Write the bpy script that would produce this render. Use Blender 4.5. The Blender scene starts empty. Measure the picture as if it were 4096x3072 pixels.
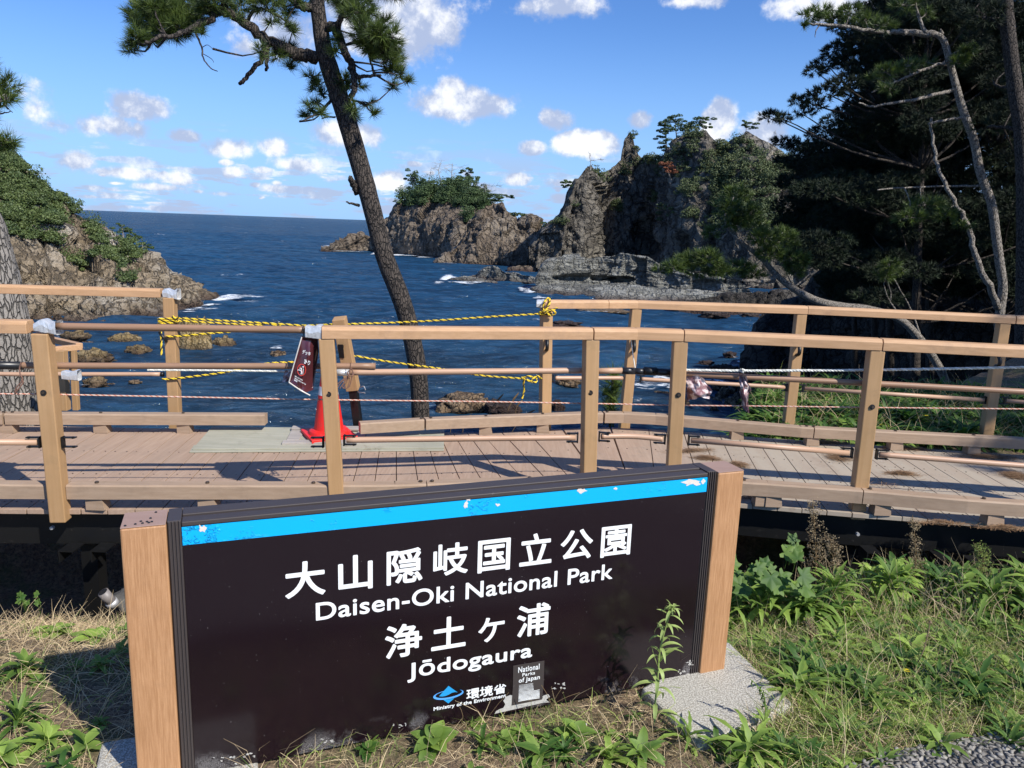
import bpy, bmesh, math, random
import numpy as np
from mathutils import Vector, Matrix, noise

# ---------------------------------------------------------------- camera, world, sun
C = bpy.context.scene
F, PITCH, ROLL, CZ = 3077.0, math.radians(11.67), math.atan(.0353), 1.85
SEA = -7.15
_r0, _u0 = np.array([1, 0, 0.]), np.array([0, math.sin(PITCH), math.cos(PITCH)])
FW = np.array([0, math.cos(PITCH), -math.sin(PITCH)])
RT = math.cos(ROLL)*_r0 + math.sin(ROLL)*_u0
UP = -math.sin(ROLL)*_r0 + math.cos(ROLL)*_u0
CAMP = np.array([0, 0, CZ])
cam = bpy.data.cameras.new('camera'); co = bpy.data.objects.new('camera', cam)
C.collection.objects.link(co); C.camera = co
cam.sensor_width = 36; cam.lens = 36*F/4096; cam.clip_start = .05; cam.clip_end = 60000
m = Matrix.Identity(4)
for i in range(3):
    m[i][0], m[i][1], m[i][2], m[i][3] = RT[i], UP[i], -FW[i], CAMP[i]
co.matrix_world = m

def ray(x, y): return FW + (x-2048)/F*RT - (y-1536)/F*UP
def onz(x, y, z):
    d = ray(x, y); return CAMP + d*((z-CZ)/d[2])
def aty(x, y, Y):
    d = ray(x, y); return CAMP + d*(Y/d[1])
def sea(x, y): return onz(x, y, SEA)

SUN_EL, SUN_AZ = 43.0, 48.0            # azimuth from straight behind the viewer towards the right
SD = Vector((math.sin(math.radians(SUN_AZ))*math.cos(math.radians(SUN_EL)),
             -math.cos(math.radians(SUN_AZ))*math.cos(math.radians(SUN_EL)), math.sin(math.radians(SUN_EL))))
sl = bpy.data.lights.new('sun', 'SUN'); sl.energy = 5.0; sl.angle = math.radians(.53); sl.color = (1, .955, .88)
so = bpy.data.objects.new('sun', sl); C.collection.objects.link(so)
so.rotation_euler = SD.to_track_quat('Z', 'Y').to_euler()
C.view_settings.view_transform = 'Standard'; C.view_settings.look = 'None'
C.view_settings.exposure = .30; C.view_settings.gamma = 1
C.cycles.use_denoising = True
C.cycles.max_bounces = 6; C.cycles.transparent_max_bounces = 12

wd = bpy.data.worlds.new('World'); C.world = wd; wd.use_nodes = True
wt = wd.node_tree; wt.nodes.clear()
class NT:
    """small helper for wiring shader nodes"""
    def __init__(s, t): s.t = t
    def n(s, kind, ins=None, **kw):
        nd = s.t.nodes.new(kind)
        for k, v in kw.items(): setattr(nd, k, v)
        for k, v in (ins or {}).items():
            if hasattr(v, 'is_output') or isinstance(v, bpy.types.NodeSocket): s.t.links.new(v, nd.inputs[k])
            else: nd.inputs[k].default_value = v
        return nd
    def math(s, op, a, b=0., c=None, clamp=False):
        i = {0: a, 1: b}
        if c is not None: i[2] = c
        return s.n('ShaderNodeMath', i, operation=op, use_clamp=clamp).outputs[0]
    def mix(s, f, a, b, bt='MIX'):
        nd = s.n('ShaderNodeMix', data_type='RGBA', blend_type=bt)
        for k, v in ((0, f), (6, a), (7, b)):
            if isinstance(v, bpy.types.NodeSocket): s.t.links.new(v, nd.inputs[k])
            else: nd.inputs[k].default_value = (*v, 1) if isinstance(v, tuple) and len(v) == 3 else v
        return nd.outputs[2]
    def ramp(s, f, stops):
        nd = s.n('ShaderNodeValToRGB', {0: f}); e = nd.color_ramp.elements
        while len(e) < len(stops): e.new(.5)
        for q, (p, c) in zip(e, stops):
            q.position = p; q.color = (*c, 1) if len(c) == 3 else c
        return nd.outputs[0]
    def smooth(s, v, lo, hi, a=0., b=1.):
        return s.n('ShaderNodeMapRange', {0: v, 1: lo, 2: hi, 3: a, 4: b}, interpolation_type='SMOOTHSTEP').outputs[0]
    def noise(s, vec, scale, detail=4, rough=.55, dist=0.):
        return s.n('ShaderNodeTexNoise', {'Vector': vec, 'Scale': scale, 'Detail': detail, 'Roughness': rough, 'Distortion': dist})
    def mapping(s, vec, scale=(1, 1, 1), rot=(0, 0, 0), loc=(0, 0, 0)):
        return s.n('ShaderNodeMapping', {0: vec, 1: loc, 2: rot, 3: scale}).outputs[0]

w = NT(wt)
sky = w.n('ShaderNodeTexSky', sky_type='NISHITA', sun_disc=False, sun_elevation=math.radians(SUN_EL),
          sun_rotation=math.atan2(SD.x, SD.y), altitude=0., air_density=1.0, dust_density=.35, ozone_density=2.6)
geo = w.n('ShaderNodeTexCoord').outputs['Generated']
sep = w.n('ShaderNodeSeparateXYZ', {0: geo}).outputs
azi = w.math('ARCTAN2', sep[0], sep[1])
ele = w.math('ARCSINE', sep[2])
nz = w.noise(geo, 15., 7, .62).outputs['Fac']
nzf = w.noise(geo, 42., 6, .62).outputs['Fac']
pert = w.math('ADD', w.math('MULTIPLY', w.math('SUBTRACT', nz, .5), 1.25), w.math('MULTIPLY', w.math('SUBTRACT', nzf, .5), 1.0))
clouds = [  # x, y, half width, half height in photo pixels at the place each cloud stands in the sky, and opacity
    (1560, 60, 300, 190, 1.1), (1750, 120, 110, 90, .9), (1140, 120, 170, 110, .8), (1000, 190, 90, 70, .6),
    (1860, 420, 250, 78, 1.35), (1810, 360, 75, 55, 1.1), (2215, 480, 85, 55, 1.1), (2335, 575, 165, 60, 1.3), (2130, 590, 75, 40, 1.1),
    (2560, 480, 65, 45, .95), (2880, 490, 75, 95, 1.25), (3050, 530, 110, 75, 1.1), (2250, 20, 220, 60, .85), (3450, 20, 330, 60, .85),
    (2780, 5, 170, 30, .6), (420, 505, 210, 52, .62), (560, 430, 130, 60, 1.), (740, 545, 75, 35, .95), (900, 590, 120, 50, .85),
    (1100, 590, 70, 40, .85), (1400, 540, 150, 60, .95), (230, 500, 120, 34, .45), (1560, 720, 70, 50, 1.05), (2070, 715, 70, 35, 1.),
    (1190, 660, 120, 35, .8), (310, 640, 90, 45, .9), (470, 690, 190, 26, .7), (930, 690, 60, 30, .85), (730, 715, 60, 35, .9), (640, 750, 120, 16, .7),
    (1100, 755, 80, 28, .8), (430, 790, 150, 10, .65), (1250, 790, 160, 16, .5), (2260, 735, 110, 30, .75), (2240, 790, 60, 26, .8),
    (1000, 780, 300, 12, .5), (130, 440, 130, 90, .35), (3480, 320, 60, 25, .6)]
cr0 = random.Random(12)
for i in range(26):
    y0 = 640+cr0.random()**.8*180; clouds.append((cr0.choice([cr0.uniform(280, 1400), cr0.uniform(1500, 2300)]), y0, cr0.uniform(24, 70)*(1-(y0-640)/400), cr0.uniform(10, 22)*(1-(y0-640)/320), cr0.uniform(.6, 1.)))
dens = None
for (cx, cy, rx, ry, op) in clouds:
    d = ray(cx, cy); d = d/np.linalg.norm(d)
    a0, e0 = math.atan2(d[0], d[1]), math.asin(d[2])
    rx, ry = rx/F*1.05, ry/F*1.05
    v = w.n('ShaderNodeCombineXYZ', {0: w.math('MULTIPLY_ADD', azi, 1/rx, -a0/rx), 1: w.math('MULTIPLY_ADD', ele, 1/ry, -e0/ry)}).outputs[0]
    L = w.n('ShaderNodeVectorMath', {0: v}, operation='LENGTH').outputs['Value']
    k = w.math('MULTIPLY', w.math('SUBTRACT', .98, L), min(op, 1.25))
    dens = k if dens is None else w.math('MAXIMUM', dens, k)
dens2 = w.math('ADD', dens, pert)
mask = w.smooth(dens2, .05, .52)
low = w.smooth(ele, .03, .12, 1., 0.)           # rows of far cloud low over the sea
band = w.noise(w.mapping(geo, (9, 9, 52)), 1.6, 7, .6).outputs['Fac']
mask2 = w.math('MULTIPLY', w.smooth(band, .48, .60), w.math('MULTIPLY', low, .9))
mask = w.math('MAXIMUM', mask, mask2, clamp=True)
# brighter tops, grey violet undersides: the same noise read a little higher towards the sun
sh = w.noise(w.mapping(geo, loc=(-.012, .01, -.028)), 15., 7, .62).outputs['Fac']
lit = w.smooth(w.math('ADD', w.math('MULTIPLY', w.math('SUBTRACT', nz, sh), 3.2), w.math('MULTIPLY', dens2, .22)), -.12, .62)
ccol = w.mix(lit, (5.0, 5.9, 8.2), (11.4, 11.5, 11.8))
skyc = w.mix(1., sky.outputs[0], (.72, 1.08, 1.66), 'MULTIPLY')
skyc = w.mix(w.smooth(ele, -.02, .26, .85, 0.), skyc, (4.0, 6.9, 11.6))
fin = w.mix(w.math('MULTIPLY', mask, .93), skyc, ccol)
bg = w.n('ShaderNodeBackground', {0: fin, 1: .078})
wt.links.new(bg.outputs[0], w.n('ShaderNodeOutputWorld').inputs[0])

# ---------------------------------------------------------------- helpers: objects
col = C.collection
rnd = random.Random(7)
npr = np.random.default_rng(5)
def tag(o, label=None, cat=None, group=None, kind=None):
    if label: o['label'] = label
    if cat: o['category'] = cat
    if group: o['group'] = group
    if kind: o['kind'] = kind
    return o
def thing(name, label, cat, loc=(0, 0, 0), group=None):
    o = bpy.data.objects.new(name, None); col.objects.link(o); o.location = loc
    o.empty_display_size = .2
    return tag(o, label, cat, group)
def link(name, me, mat, parent=None, smooth=False):
    if mat is not None: me.materials.append(mat)
    if smooth: me.polygons.foreach_set('use_smooth', [True]*len(me.polygons))
    o = bpy.data.objects.new(name, me); col.objects.link(o)
    if parent is not None:
        o.parent = parent
        o.matrix_parent_inverse = Matrix.Translation(-Vector(parent.location))
    return o
class MB:
    def __init__(s): s.v = []; s.f = []
    def add(s, v, f):
        b = len(s.v); s.v += [tuple(map(float, q)) for q in v]; s.f += [tuple(b+i for i in q) for q in f]; return s
    def hexa(s, p):   # 8 corners: bottom ring 0-3, top ring 4-7
        return s.add(p, [(3, 2, 1, 0), (4, 5, 6, 7), (0, 1, 5, 4), (1, 2, 6, 5), (2, 3, 7, 6), (3, 0, 4, 7)])
    def box(s, lo, hi):
        x0, y0, z0 = lo; x1, y1, z1 = hi
        return s.hexa([(x0, y0, z0), (x1, y0, z0), (x1, y1, z0), (x0, y1, z0), (x0, y0, z1), (x1, y0, z1), (x1, y1, z1), (x0, y1, z1)])
    def obox(s, c, ax, ay, az, hx, hy, hz):  # oriented box
        c = np.array(c, float); ax, ay, az = (np.array(q, float) for q in (ax, ay, az))
        P = [c+ax*sx*hx+ay*sy*hy+az*sz*hz for sz in (-1, 1) for sx, sy in ((-1, -1), (1, -1), (1, 1), (-1, 1))]
        return s.hexa(P)
    def prism(s, prof, a, b, side, up):  # profile (u,v) swept from a to b
        a, b, side, up = (np.array(q, float) for q in (a, b, side, up)); n = len(prof)
        V = [e+side*u+up*v for e in (a, b) for u, v in prof]
        return s.add(V, [tuple(range(n-1, -1, -1)), tuple(range(n, 2*n))] + [(i, (i+1) % n, n+(i+1) % n, n+i) for i in range(n)])
    def tube(s, pts, rad, n=8, cap=True):
        P = [Vector(p) for p in pts]; k = len(P)
        if not hasattr(rad, '__len__'): rad = [rad]*k
        ref = Vector((.31, .17, .93)); base = len(s.v); V = []
        t0 = (P[1]-P[0]).normalized(); u = t0.cross(ref).normalized()
        for i in range(k):
            t = (P[min(i+1, k-1)]-P[max(i-1, 0)]).normalized()
            u = (u - t*u.dot(t)).normalized(); wv = t.cross(u)
            for j in range(n):
                a = 2*math.pi*j/n; V.append(P[i]+(u*math.cos(a)+wv*math.sin(a))*rad[i])
        Fc = [(i*n+j, i*n+(j+1) % n, (i+1)*n+(j+1) % n, (i+1)*n+j) for i in range(k-1) for j in range(n)]
        if cap: Fc += [tuple(range(n-1, -1, -1)), tuple(range((k-1)*n, k*n))]
        return s.add(V, Fc)
    def lathe(s, prof, c, n=28):
        V = [(c[0]+r*math.cos(2*math.pi*j/n), c[1]+r*math.sin(2*math.pi*j/n), c[2]+z) for r, z in prof for j in range(n)]; k = len(prof)
        return s.add(V, [(i*n+j, i*n+(j+1) % n, (i+1)*n+(j+1) % n, (i+1)*n+j) for i in range(k-1) for j in range(n)] + [tuple(range(n-1, -1, -1)), tuple(range((k-1)*n, k*n))])
    def mesh(s, name, bevel=0.):
        me = bpy.data.meshes.new(name); me.from_pydata(s.v, [], s.f)
        bm = bmesh.new(); bm.from_mesh(me); bmesh.ops.recalc_face_normals(bm, faces=bm.faces)
        if bevel:
            ed = [e for e in bm.edges if len(e.link_faces) == 2 and e.calc_face_angle(0) > .6]
            bmesh.ops.bevel(bm, geom=ed, offset=bevel, segments=2, affect='EDGES', profile=.5, clamp_overlap=True)
        bm.to_mesh(me); bm.free(); return me
    def build(s, name, mat, parent=None, bevel=0., smooth=False):
        return link(name, s.mesh(name, bevel), mat, parent, smooth)
def raw(name, V, Fc, mat, parent=None, smooth=False, attr=None):
    V = np.asarray(V, np.float32); Fc = np.asarray(Fc, np.int32); k = Fc.shape[1]
    me = bpy.data.meshes.new(name); me.vertices.add(len(V)); me.vertices.foreach_set('co', V.ravel())
    me.loops.add(Fc.size); me.loops.foreach_set('vertex_index', Fc.ravel())
    me.polygons.add(len(Fc)); me.polygons.foreach_set('loop_start', np.arange(0, Fc.size, k, dtype=np.int32))
    if attr is not None:
        a = me.attributes.new('tone', 'FLOAT', 'POINT'); a.data.foreach_set('value', np.asarray(attr, np.float32))
    me.update(calc_edges=True); me.validate()
    return link(name, me, mat, parent, smooth)
def resample(pts, n):
    P = np.array(pts, float); d = np.r_[0, np.cumsum(np.linalg.norm(np.diff(P, axis=0), axis=1))]
    t = np.linspace(0, d[-1], n); return np.stack([np.interp(t, d, P[:, i]) for i in range(P.shape[1])], 1)
def smoothpath(pts, n):
    P = np.array(pts, float); k = len(P); out = []
    ts = np.linspace(0, k-1-1e-6, n)
    for t in ts:
        i = int(t); u = t-i
        p0, p1, p2, p3 = P[max(i-1, 0)], P[i], P[min(i+1, k-1)], P[min(i+2, k-1)]
        out.append(.5*((2*p1)+(-p0+p2)*u+(2*p0-5*p1+4*p2-p3)*u*u+(-p0+3*p1-3*p2+p3)*u**3))
    return np.array(out)

# ---------------------------------------------------------------- materials
def mat(name, fn):
    m = bpy.data.materials.new(name); m.use_nodes = True; t = m.node_tree; t.nodes.clear()
    k = NT(t); out = t.nodes.new('ShaderNodeOutputMaterial')
    t.links.new(fn(k), out.inputs[0]); return m
def bsdf(k, color, rough=.6, bump=None, bs=.3, bd=.01, **kw):
    ins = {'Base Color': color if isinstance(color, bpy.types.NodeSocket) else (*color, 1), 'Roughness': rough}
    if bump is not None:
        ins['Normal'] = k.n('ShaderNodeBump', {'Strength': bs, 'Distance': bd, 'Height': bump}).outputs[0]
    ins.update(kw)
    return k.n('ShaderNodeBsdfPrincipled', ins).outputs[0]
def pos(k): return k.n('ShaderNodeNewGeometry').outputs['Position']
def wood(c1, c2, axis, scale=1., rough=.62, dirt=.0, dcol=(.12, .09, .06)):
    def fn(k):
        p = pos(k)
        st = {'x': (3, 60, 60), 'z': (60, 60, 3), 'y': (60, 3, 60)}[axis]
        g = k.noise(k.mapping(p, tuple(q*scale for q in st)), 1., 5, .65).outputs['Fac']
        b = k.noise(p, 2.3, 4, .6).outputs['Fac']
        c = k.mix(k.smooth(g, .30, .72), c1, c2)
        c = k.mix(k.smooth(b, .35, .75, 0., .35), c, tuple(q*.72 for q in c1))
        if dirt:
            d = k.noise(p, 7., 6, .7).outputs['Fac']
            c = k.mix(k.smooth(d, .52, .75, 0., dirt), c, dcol)
        f = k.noise(p, 330., 2, .5).outputs['Fac']
        return bsdf(k, k.mix(k.math('MULTIPLY', f, .35), c, tuple(q*.6 for q in c1)), rough, g, .25, .002)
    return fn
M = {}
M['rail'] = mat('rail_composite', wood((.50, .29, .145), (.61, .37, .20), 'x', 1., .62, .55, (.33, .20, .12)))
M['post'] = mat('post_composite', wood((.43, .255, .115), (.50, .305, .15), 'z', .8, .6, .45, (.27, .18, .09)))
M['signpost'] = mat('sign_post_wood', wood((.38, .19, .082), (.57, .315, .155), 'z', 3.2, .5, .25, (.30, .17, .09)))
M['signcap'] = mat('sign_cap', wood((.34, .22, .17), (.38, .25, .20), 'x', .5, .6))
def f_deck(k):      # brown on the left, bleached grey by sun and sand on the right
    p = pos(k); x = k.n('ShaderNodeSeparateXYZ', {0: p}).outputs[0]
    g = k.noise(k.mapping(p, (60, 3, 60)), 1., 5, .65).outputs['Fac']; d = k.noise(p, 6., 6, .7).outputs['Fac']; b = k.noise(k.mapping(p, (6.4, .6, 1)), 1., 2).outputs['Fac']
    c = k.mix(k.smooth(g, .3, .72), (.335, .225, .155), (.41, .29, .205))
    c = k.mix(k.smooth(k.math('ADD', x, k.math('MULTIPLY', d, .8)), 1.3, 2.3, 0., .8), c, (.38, .335, .26))
    c = k.mix(k.smooth(b, .4, .65, 0., .35), c, (.30, .215, .155))
    c = k.mix(k.smooth(d, .52, .72, 0., .55), c, (.25, .185, .135))
    return bsdf(k, c, .78, g, .25, .002)
M['deck'] = mat('deck_composite', f_deck)
M['kerb'] = mat('kerb_composite', wood((.34, .235, .155), (.425, .305, .21), 'x', .9, .72, .5, (.22, .16, .11)))
M['pipe'] = mat('pipe_composite', wood((.50, .31, .20), (.55, .35, .23), 'x', .6, .45))
M['pipe2'] = mat('dark_brown_pipe', wood((.30, .175, .105), (.36, .21, .13), 'x', .6, .45))  # darker brown version of the pipe colour
M['black'] = mat('black_steel', lambda k: bsdf(k, k.mix(k.smooth(k.noise(pos(k), 30., 5, .7).outputs['Fac'], .6, .78), (.006, .006, .006), (.05, .045, .04)), .45))
M['blackrub'] = mat('black_rubber', lambda k: bsdf(k, (.018, .018, .02), .35))
M['sleeve'] = mat('zinc_sleeve', lambda k: bsdf(k, k.mix(k.noise(pos(k), 55., 5, .6).outputs['Fac'], (.45, .47, .48), (.85, .85, .85)), .35, k.noise(pos(k), 50., 3).outputs['Fac'], .4, .004, Metallic=.45))
M['bolt'] = mat('bolt_steel', lambda k: bsdf(k, (.10, .075, .055), .45, Metallic=.6))
M['zinc'] = mat('zinc_bolt', lambda k: bsdf(k, (.5, .5, .5), .5, Metallic=.5))
M['ply'] = mat('grey_plywood', wood((.34, .33, .25), (.44, .42, .33), 'x', .7, .85, .6, (.22, .21, .16)))
M['greywood'] = mat('grey_timber', wood((.31, .28, .25), (.50, .45, .40), 'x', .8, .85))
M['cone_red'] = mat('cone_red', lambda k: bsdf(k, k.mix(k.smooth(k.noise(pos(k), 14., 6, .7).outputs['Fac'], .5, .72), (.74, .018, .012), (.50, .05, .035)), .5))
M['cone_white'] = mat('cone_white', lambda k: bsdf(k, (.68, .69, .70), .5))
M['white'] = mat('sign_white', lambda k: bsdf(k, (.80, .81, .79), .45))
M['frame'] = mat('bronze_frame', lambda k: bsdf(k, k.mix(k.smooth(k.noise(pos(k), 45., 6, .7).outputs['Fac'], .62, .75), (.048, .038, .035), (.13, .12, .12)), .5))
M['blue'] = mat('sign_blue', lambda k: bsdf(k, (.0, .39, .83), .35, k.math('MULTIPLY', k.smooth(k.noise(k.mapping(pos(k), (1, 1, 1.2)), 58., 4, .6, .8).outputs['Fac'], .52, .62), k.smooth(k.noise(pos(k), 4.5, 3).outputs['Fac'], .50, .60)), .9, .0045))
M['bluef'] = mat('logo_blue', lambda k: bsdf(k, (.02, .30, .62), .35))
M['bluel'] = mat('logo_light_blue', lambda k: bsdf(k, (.10, .36, .80), .35))
M['lichen'] = mat('flaked_film', lambda k: bsdf(k, k.mix(k.noise(pos(k), 130., 4, .6).outputs['Fac'], (.28, .27, .24), (.62, .60, .55)), .7))
M['flake'] = mat('bare_flake', lambda k: bsdf(k, k.mix(k.noise(pos(k), 60., 4, .6).outputs['Fac'], (.52, .45, .38), (.74, .70, .64)), .7))
def f_panel(k):
    p = pos(k)
    sc = k.noise(k.mapping(p, (9, 9, 60), (0, .7, 0)), 3., 5, .7).outputs['Fac']
    dust = k.noise(p, 210., 2, .5).outputs['Fac']
    z = k.n('ShaderNodeSeparateXYZ', {0: p}).outputs[2]
    c = k.mix(k.smooth(sc, .66, .8, 0., .10), (.0095, .0045, .007), (.20, .18, .18))
    # crazed pale flaking that spreads up from the panel's foot
    vo = k.n('ShaderNodeTexVoronoi', {'Vector': k.n('ShaderNodeVectorMath', {0: p, 1: k.noise(p, 22., 3).outputs['Color']}, operation='ADD').outputs[0], 'Scale': 42.}, feature='DISTANCE_TO_EDGE').outputs[0]
    cr = k.smooth(vo, .0, .055, 1., 0.)
    pa = k.math('MULTIPLY', k.smooth(k.noise(p, 5.5, 4, .6).outputs['Fac'], .50, .60), k.smooth(z, .012, .085, 1., 0.))
    c = k.mix(k.math('MULTIPLY', cr, pa), c, (.62, .60, .58))
    c = k.mix(k.smooth(dust, .76, .80, 0., .8), c, (.5, .48, .46))
    return bsdf(k, c, .16)
M['panel'] = mat('sign_panel', f_panel)
M['notice'] = mat('notice_maroon', lambda k: bsdf(k, (.072, .018, .022), .18, **{'Coat Weight': .6}))
M['notice_pale'] = mat('faded_notice', lambda k: bsdf(k, k.mix(k.smooth(k.noise(pos(k), 16., 4, .6).outputs['Fac'], .42, .6), (.22, .11, .12), (.72, .64, .63)), .35))
M['plastic'] = mat('clear_film_edge', lambda k: bsdf(k, (.60, .56, .50), .2))
M['redink'] = mat('red_ink', lambda k: bsdf(k, (.62, .05, .03), .4))
def f_rope(c1, c2, sc):
    def fn(k):
        a = k.n('ShaderNodeAttribute', attribute_name='tone').outputs['Fac']
        return bsdf(k, k.mix(k.smooth(a, .45, .55), c1, c2), .7)
    return fn
M['tiger'] = mat('tiger_rope', f_rope((.78, .55, .03), (.012, .012, .012), 1))
M['white_rope'] = mat('white_rope', f_rope((.85, .85, .78), (.60, .60, .54), 1))
M['pink_rope'] = mat('pink_rope', f_rope((.68, .48, .38), (.50, .15, .08), 1))
M['twine'] = mat('brown_twine', lambda k: bsdf(k, (.19, .10, .07), .8))
M['concrete'] = mat('concrete', lambda k: bsdf(k, k.mix(k.smooth(k.noise(pos(k), 150., 3, .7).outputs['Fac'], .42, .60), (.26, .24, .20), (.55, .53, .46)), .9, k.noise(pos(k), 90., 5, .7).outputs['Fac'], .6, .006))
M['concrete2'] = mat('dark_concrete', lambda k: bsdf(k, k.mix(k.noise(pos(k), 60., 5, .7).outputs['Fac'], (.04, .038, .036), (.12, .115, .105)), .9, k.noise(pos(k), 60., 5, .7).outputs['Fac'], .6, .006))
M['pvc'] = mat('grey_pvc', lambda k: bsdf(k, (.20, .18, .17), .5))

def f_bark(c1, c2, vs=13., sx=2.4, dk=.22):
    def fn(k):
        p = pos(k)
        q = k.n('ShaderNodeVectorMath', {0: k.mapping(p, (sx, sx, 1.)), 1: k.n('ShaderNodeVectorMath', {0: k.noise(p, 6., 3).outputs['Color'], 'Scale': .22}, operation='SCALE').outputs[0]}, operation='ADD').outputs[0]
        e = k.n('ShaderNodeTexVoronoi', {'Vector': q, 'Scale': vs}, feature='DISTANCE_TO_EDGE').outputs[0]
        h = k.smooth(e, .0, .16)
        f = k.noise(p, 60., 5, .7).outputs['Fac']
        c = k.mix(h, tuple(x*dk for x in c1), k.mix(f, c1, c2))
        hh = k.math('ADD', h, k.math('MULTIPLY', f, .5))
        return bsdf(k, c, .85, hh, 1., .02)
    return fn
M['bark'] = mat('dark_pine_bark', f_bark((.040, .031, .025), (.105, .083, .066), 13., 2.8))
M['bark_grey'] = mat('grey_pine_bark', f_bark((.20, .18, .155), (.36, .33, .295), 8., 3.4, .42))
M['bark_pale'] = mat('pale_pine_bark', f_bark((.24, .21, .175), (.44, .395, .34), 13., 4.2, .42))
M['bark_far'] = mat('far_bark', lambda k: bsdf(k, k.mix(k.noise(pos(k), 2., 3).outputs['Fac'], (.16, .12, .09), (.36, .31, .26)), .9))
M['deadwood'] = mat('bleached_wood', lambda k: bsdf(k, k.mix(k.noise(pos(k), 1.5, 3).outputs['Fac'], (.22, .20, .17), (.46, .43, .38)), .9))
def f_leaf(dark, light, rough=.55, trans=.25):
    def fn(k):
        a = k.n('ShaderNodeAttribute', attribute_name='tone').outputs['Fac']
        c = k.mix(a, dark, light)
        b = bsdf(k, c, rough)
        tr = k.n('ShaderNodeBsdfTranslucent', {0: c}).outputs[0]
        return k.n('ShaderNodeMixShader', {0: trans, 1: b, 2: tr}).outputs[0]
    return fn
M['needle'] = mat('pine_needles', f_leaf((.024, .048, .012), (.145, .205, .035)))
M['needle_shaded'] = mat('shaded_pine_needles', f_leaf((.004, .009, .004), (.022, .040, .010), .8, .04))  # the stand's deep shade is put into this needle colour
M['pad'] = mat('island_pine_needles', f_leaf((.018, .042, .014), (.085, .135, .038), .7, .1))
M['rust'] = mat('withered_needles', f_leaf((.17, .055, .025), (.36, .14, .07), .8, .1))
M['shrub'] = mat('shrub_leaves', f_leaf((.030, .060, .016), (.140, .180, .048), .6, .15))
M['shrub2'] = mat('dull_shrub_leaves', f_leaf((.025, .045, .015), (.120, .145, .050), .7, .1))
M['weed'] = mat('weed_leaves', f_leaf((.045, .12, .018), (.34, .48, .09), .6, .4))
M['grass_green'] = mat('green_grass', f_leaf((.09, .16, .03), (.44, .52, .13), .55, .35))
M['straw'] = mat('dry_grass', f_leaf((.20, .13, .06), (.76, .60, .36), .7, .2))
M['needle_litter'] = mat('fallen_needles', f_leaf((.12, .065, .03), (.38, .23, .12), .8, .05))
M['deadflower'] = mat('withered_flower_heads', f_leaf((.20, .14, .08), (.42, .33, .19), .8, .1))
M['yellow'] = mat('yellow_petals', lambda k: bsdf(k, (.85, .62, .01), .5))
M['whitepetal'] = mat('white_petals', lambda k: bsdf(k, (.75, .75, .80), .5))

def f_rock(cs, scale, wet=True, strat=False, crack_shade=.22):
    def fn(k):
        p = pos(k)
        n1 = k.noise(p, scale, 8, .65).outputs['Fac']
        n2 = k.noise(p, scale*.22, 4, .55).outputs['Fac']
        n3 = k.noise(p, scale*6, 4, .7).outputs['Fac']
        c = k.mix(k.smooth(n1, .35, .65), cs[0], cs[1])
        c = k.mix(k.smooth(n2, .48, .68, 0., .8), c, cs[2])
        c = k.mix(k.smooth(n3, .52, .7, 0., .7), c, tuple(q*.4 for q in cs[0]))
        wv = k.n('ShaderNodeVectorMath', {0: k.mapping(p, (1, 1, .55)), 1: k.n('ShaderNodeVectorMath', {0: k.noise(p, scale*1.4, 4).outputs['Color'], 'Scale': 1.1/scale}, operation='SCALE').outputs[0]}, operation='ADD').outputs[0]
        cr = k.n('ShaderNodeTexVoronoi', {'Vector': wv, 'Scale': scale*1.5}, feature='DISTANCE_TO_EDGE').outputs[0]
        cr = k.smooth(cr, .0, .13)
        c = k.mix(cr, tuple(q*crack_shade for q in cs[0]), c)  # crevice shade painted into the colour along the cell edges
        z = k.n('ShaderNodeSeparateXYZ', {0: p}).outputs[2]
        h = k.math('ADD', k.math('ADD', n1, k.math('MULTIPLY', n3, .6)), k.math('MULTIPLY', cr, .45))
        if strat:
            lay = k.noise(k.mapping(p, (.12, .12, 1.1), (.10, .12, 0)), 1.6, 5, .6).outputs['Fac']
            h = k.math('ADD', h, k.math('MULTIPLY', lay, 1.6))
            c = k.mix(k.smooth(lay, .44, .5, .75, 0.), c, tuple(q*.5 for q in cs[0]))
        if wet:
            zz = k.math('ADD', z, k.math('MULTIPLY', n2, 1.0))
            c = k.mix(k.smooth(zz, SEA+.45, SEA+1.5, .85, 0.), c, (.055, .028, .022))
        return bsdf(k, c, .95, h, 1., 2.2/scale*.26)
    return fn
M['rock_left'] = mat('ochre_rock', f_rock(((.23, .175, .11), (.43, .34, .23), (.60, .55, .46)), .6, True, False, .65))
M['rock_isle'] = mat('brown_rock', f_rock(((.17, .13, .093), (.28, .22, .16), (.37, .31, .235)), .32, True, False, .75))
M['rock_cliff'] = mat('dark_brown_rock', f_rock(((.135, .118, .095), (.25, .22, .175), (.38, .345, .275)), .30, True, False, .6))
M['rock_grey'] = mat('grey_layered_rock', f_rock(((.26, .255, .22), (.38, .375, .33), (.44, .43, .38)), .5, True, True, .9))
M['rock_dark'] = mat('shaded_rock', f_rock(((.035, .03, .024), (.08, .066, .054), (.11, .095, .075)), 1.2))  # dark rock; part of the hillside's shade is put into this colour
M['rock_ochre'] = mat('weedy_boulder', f_rock(((.40, .28, .10), (.60, .47, .25), (.27, .18, .11)), 1.4, True, False, .6))
M['rock_shore'] = mat('shore_boulder', f_rock(((.16, .10, .055), (.33, .235, .14), (.20, .15, .11)), 2.4, False))

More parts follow.
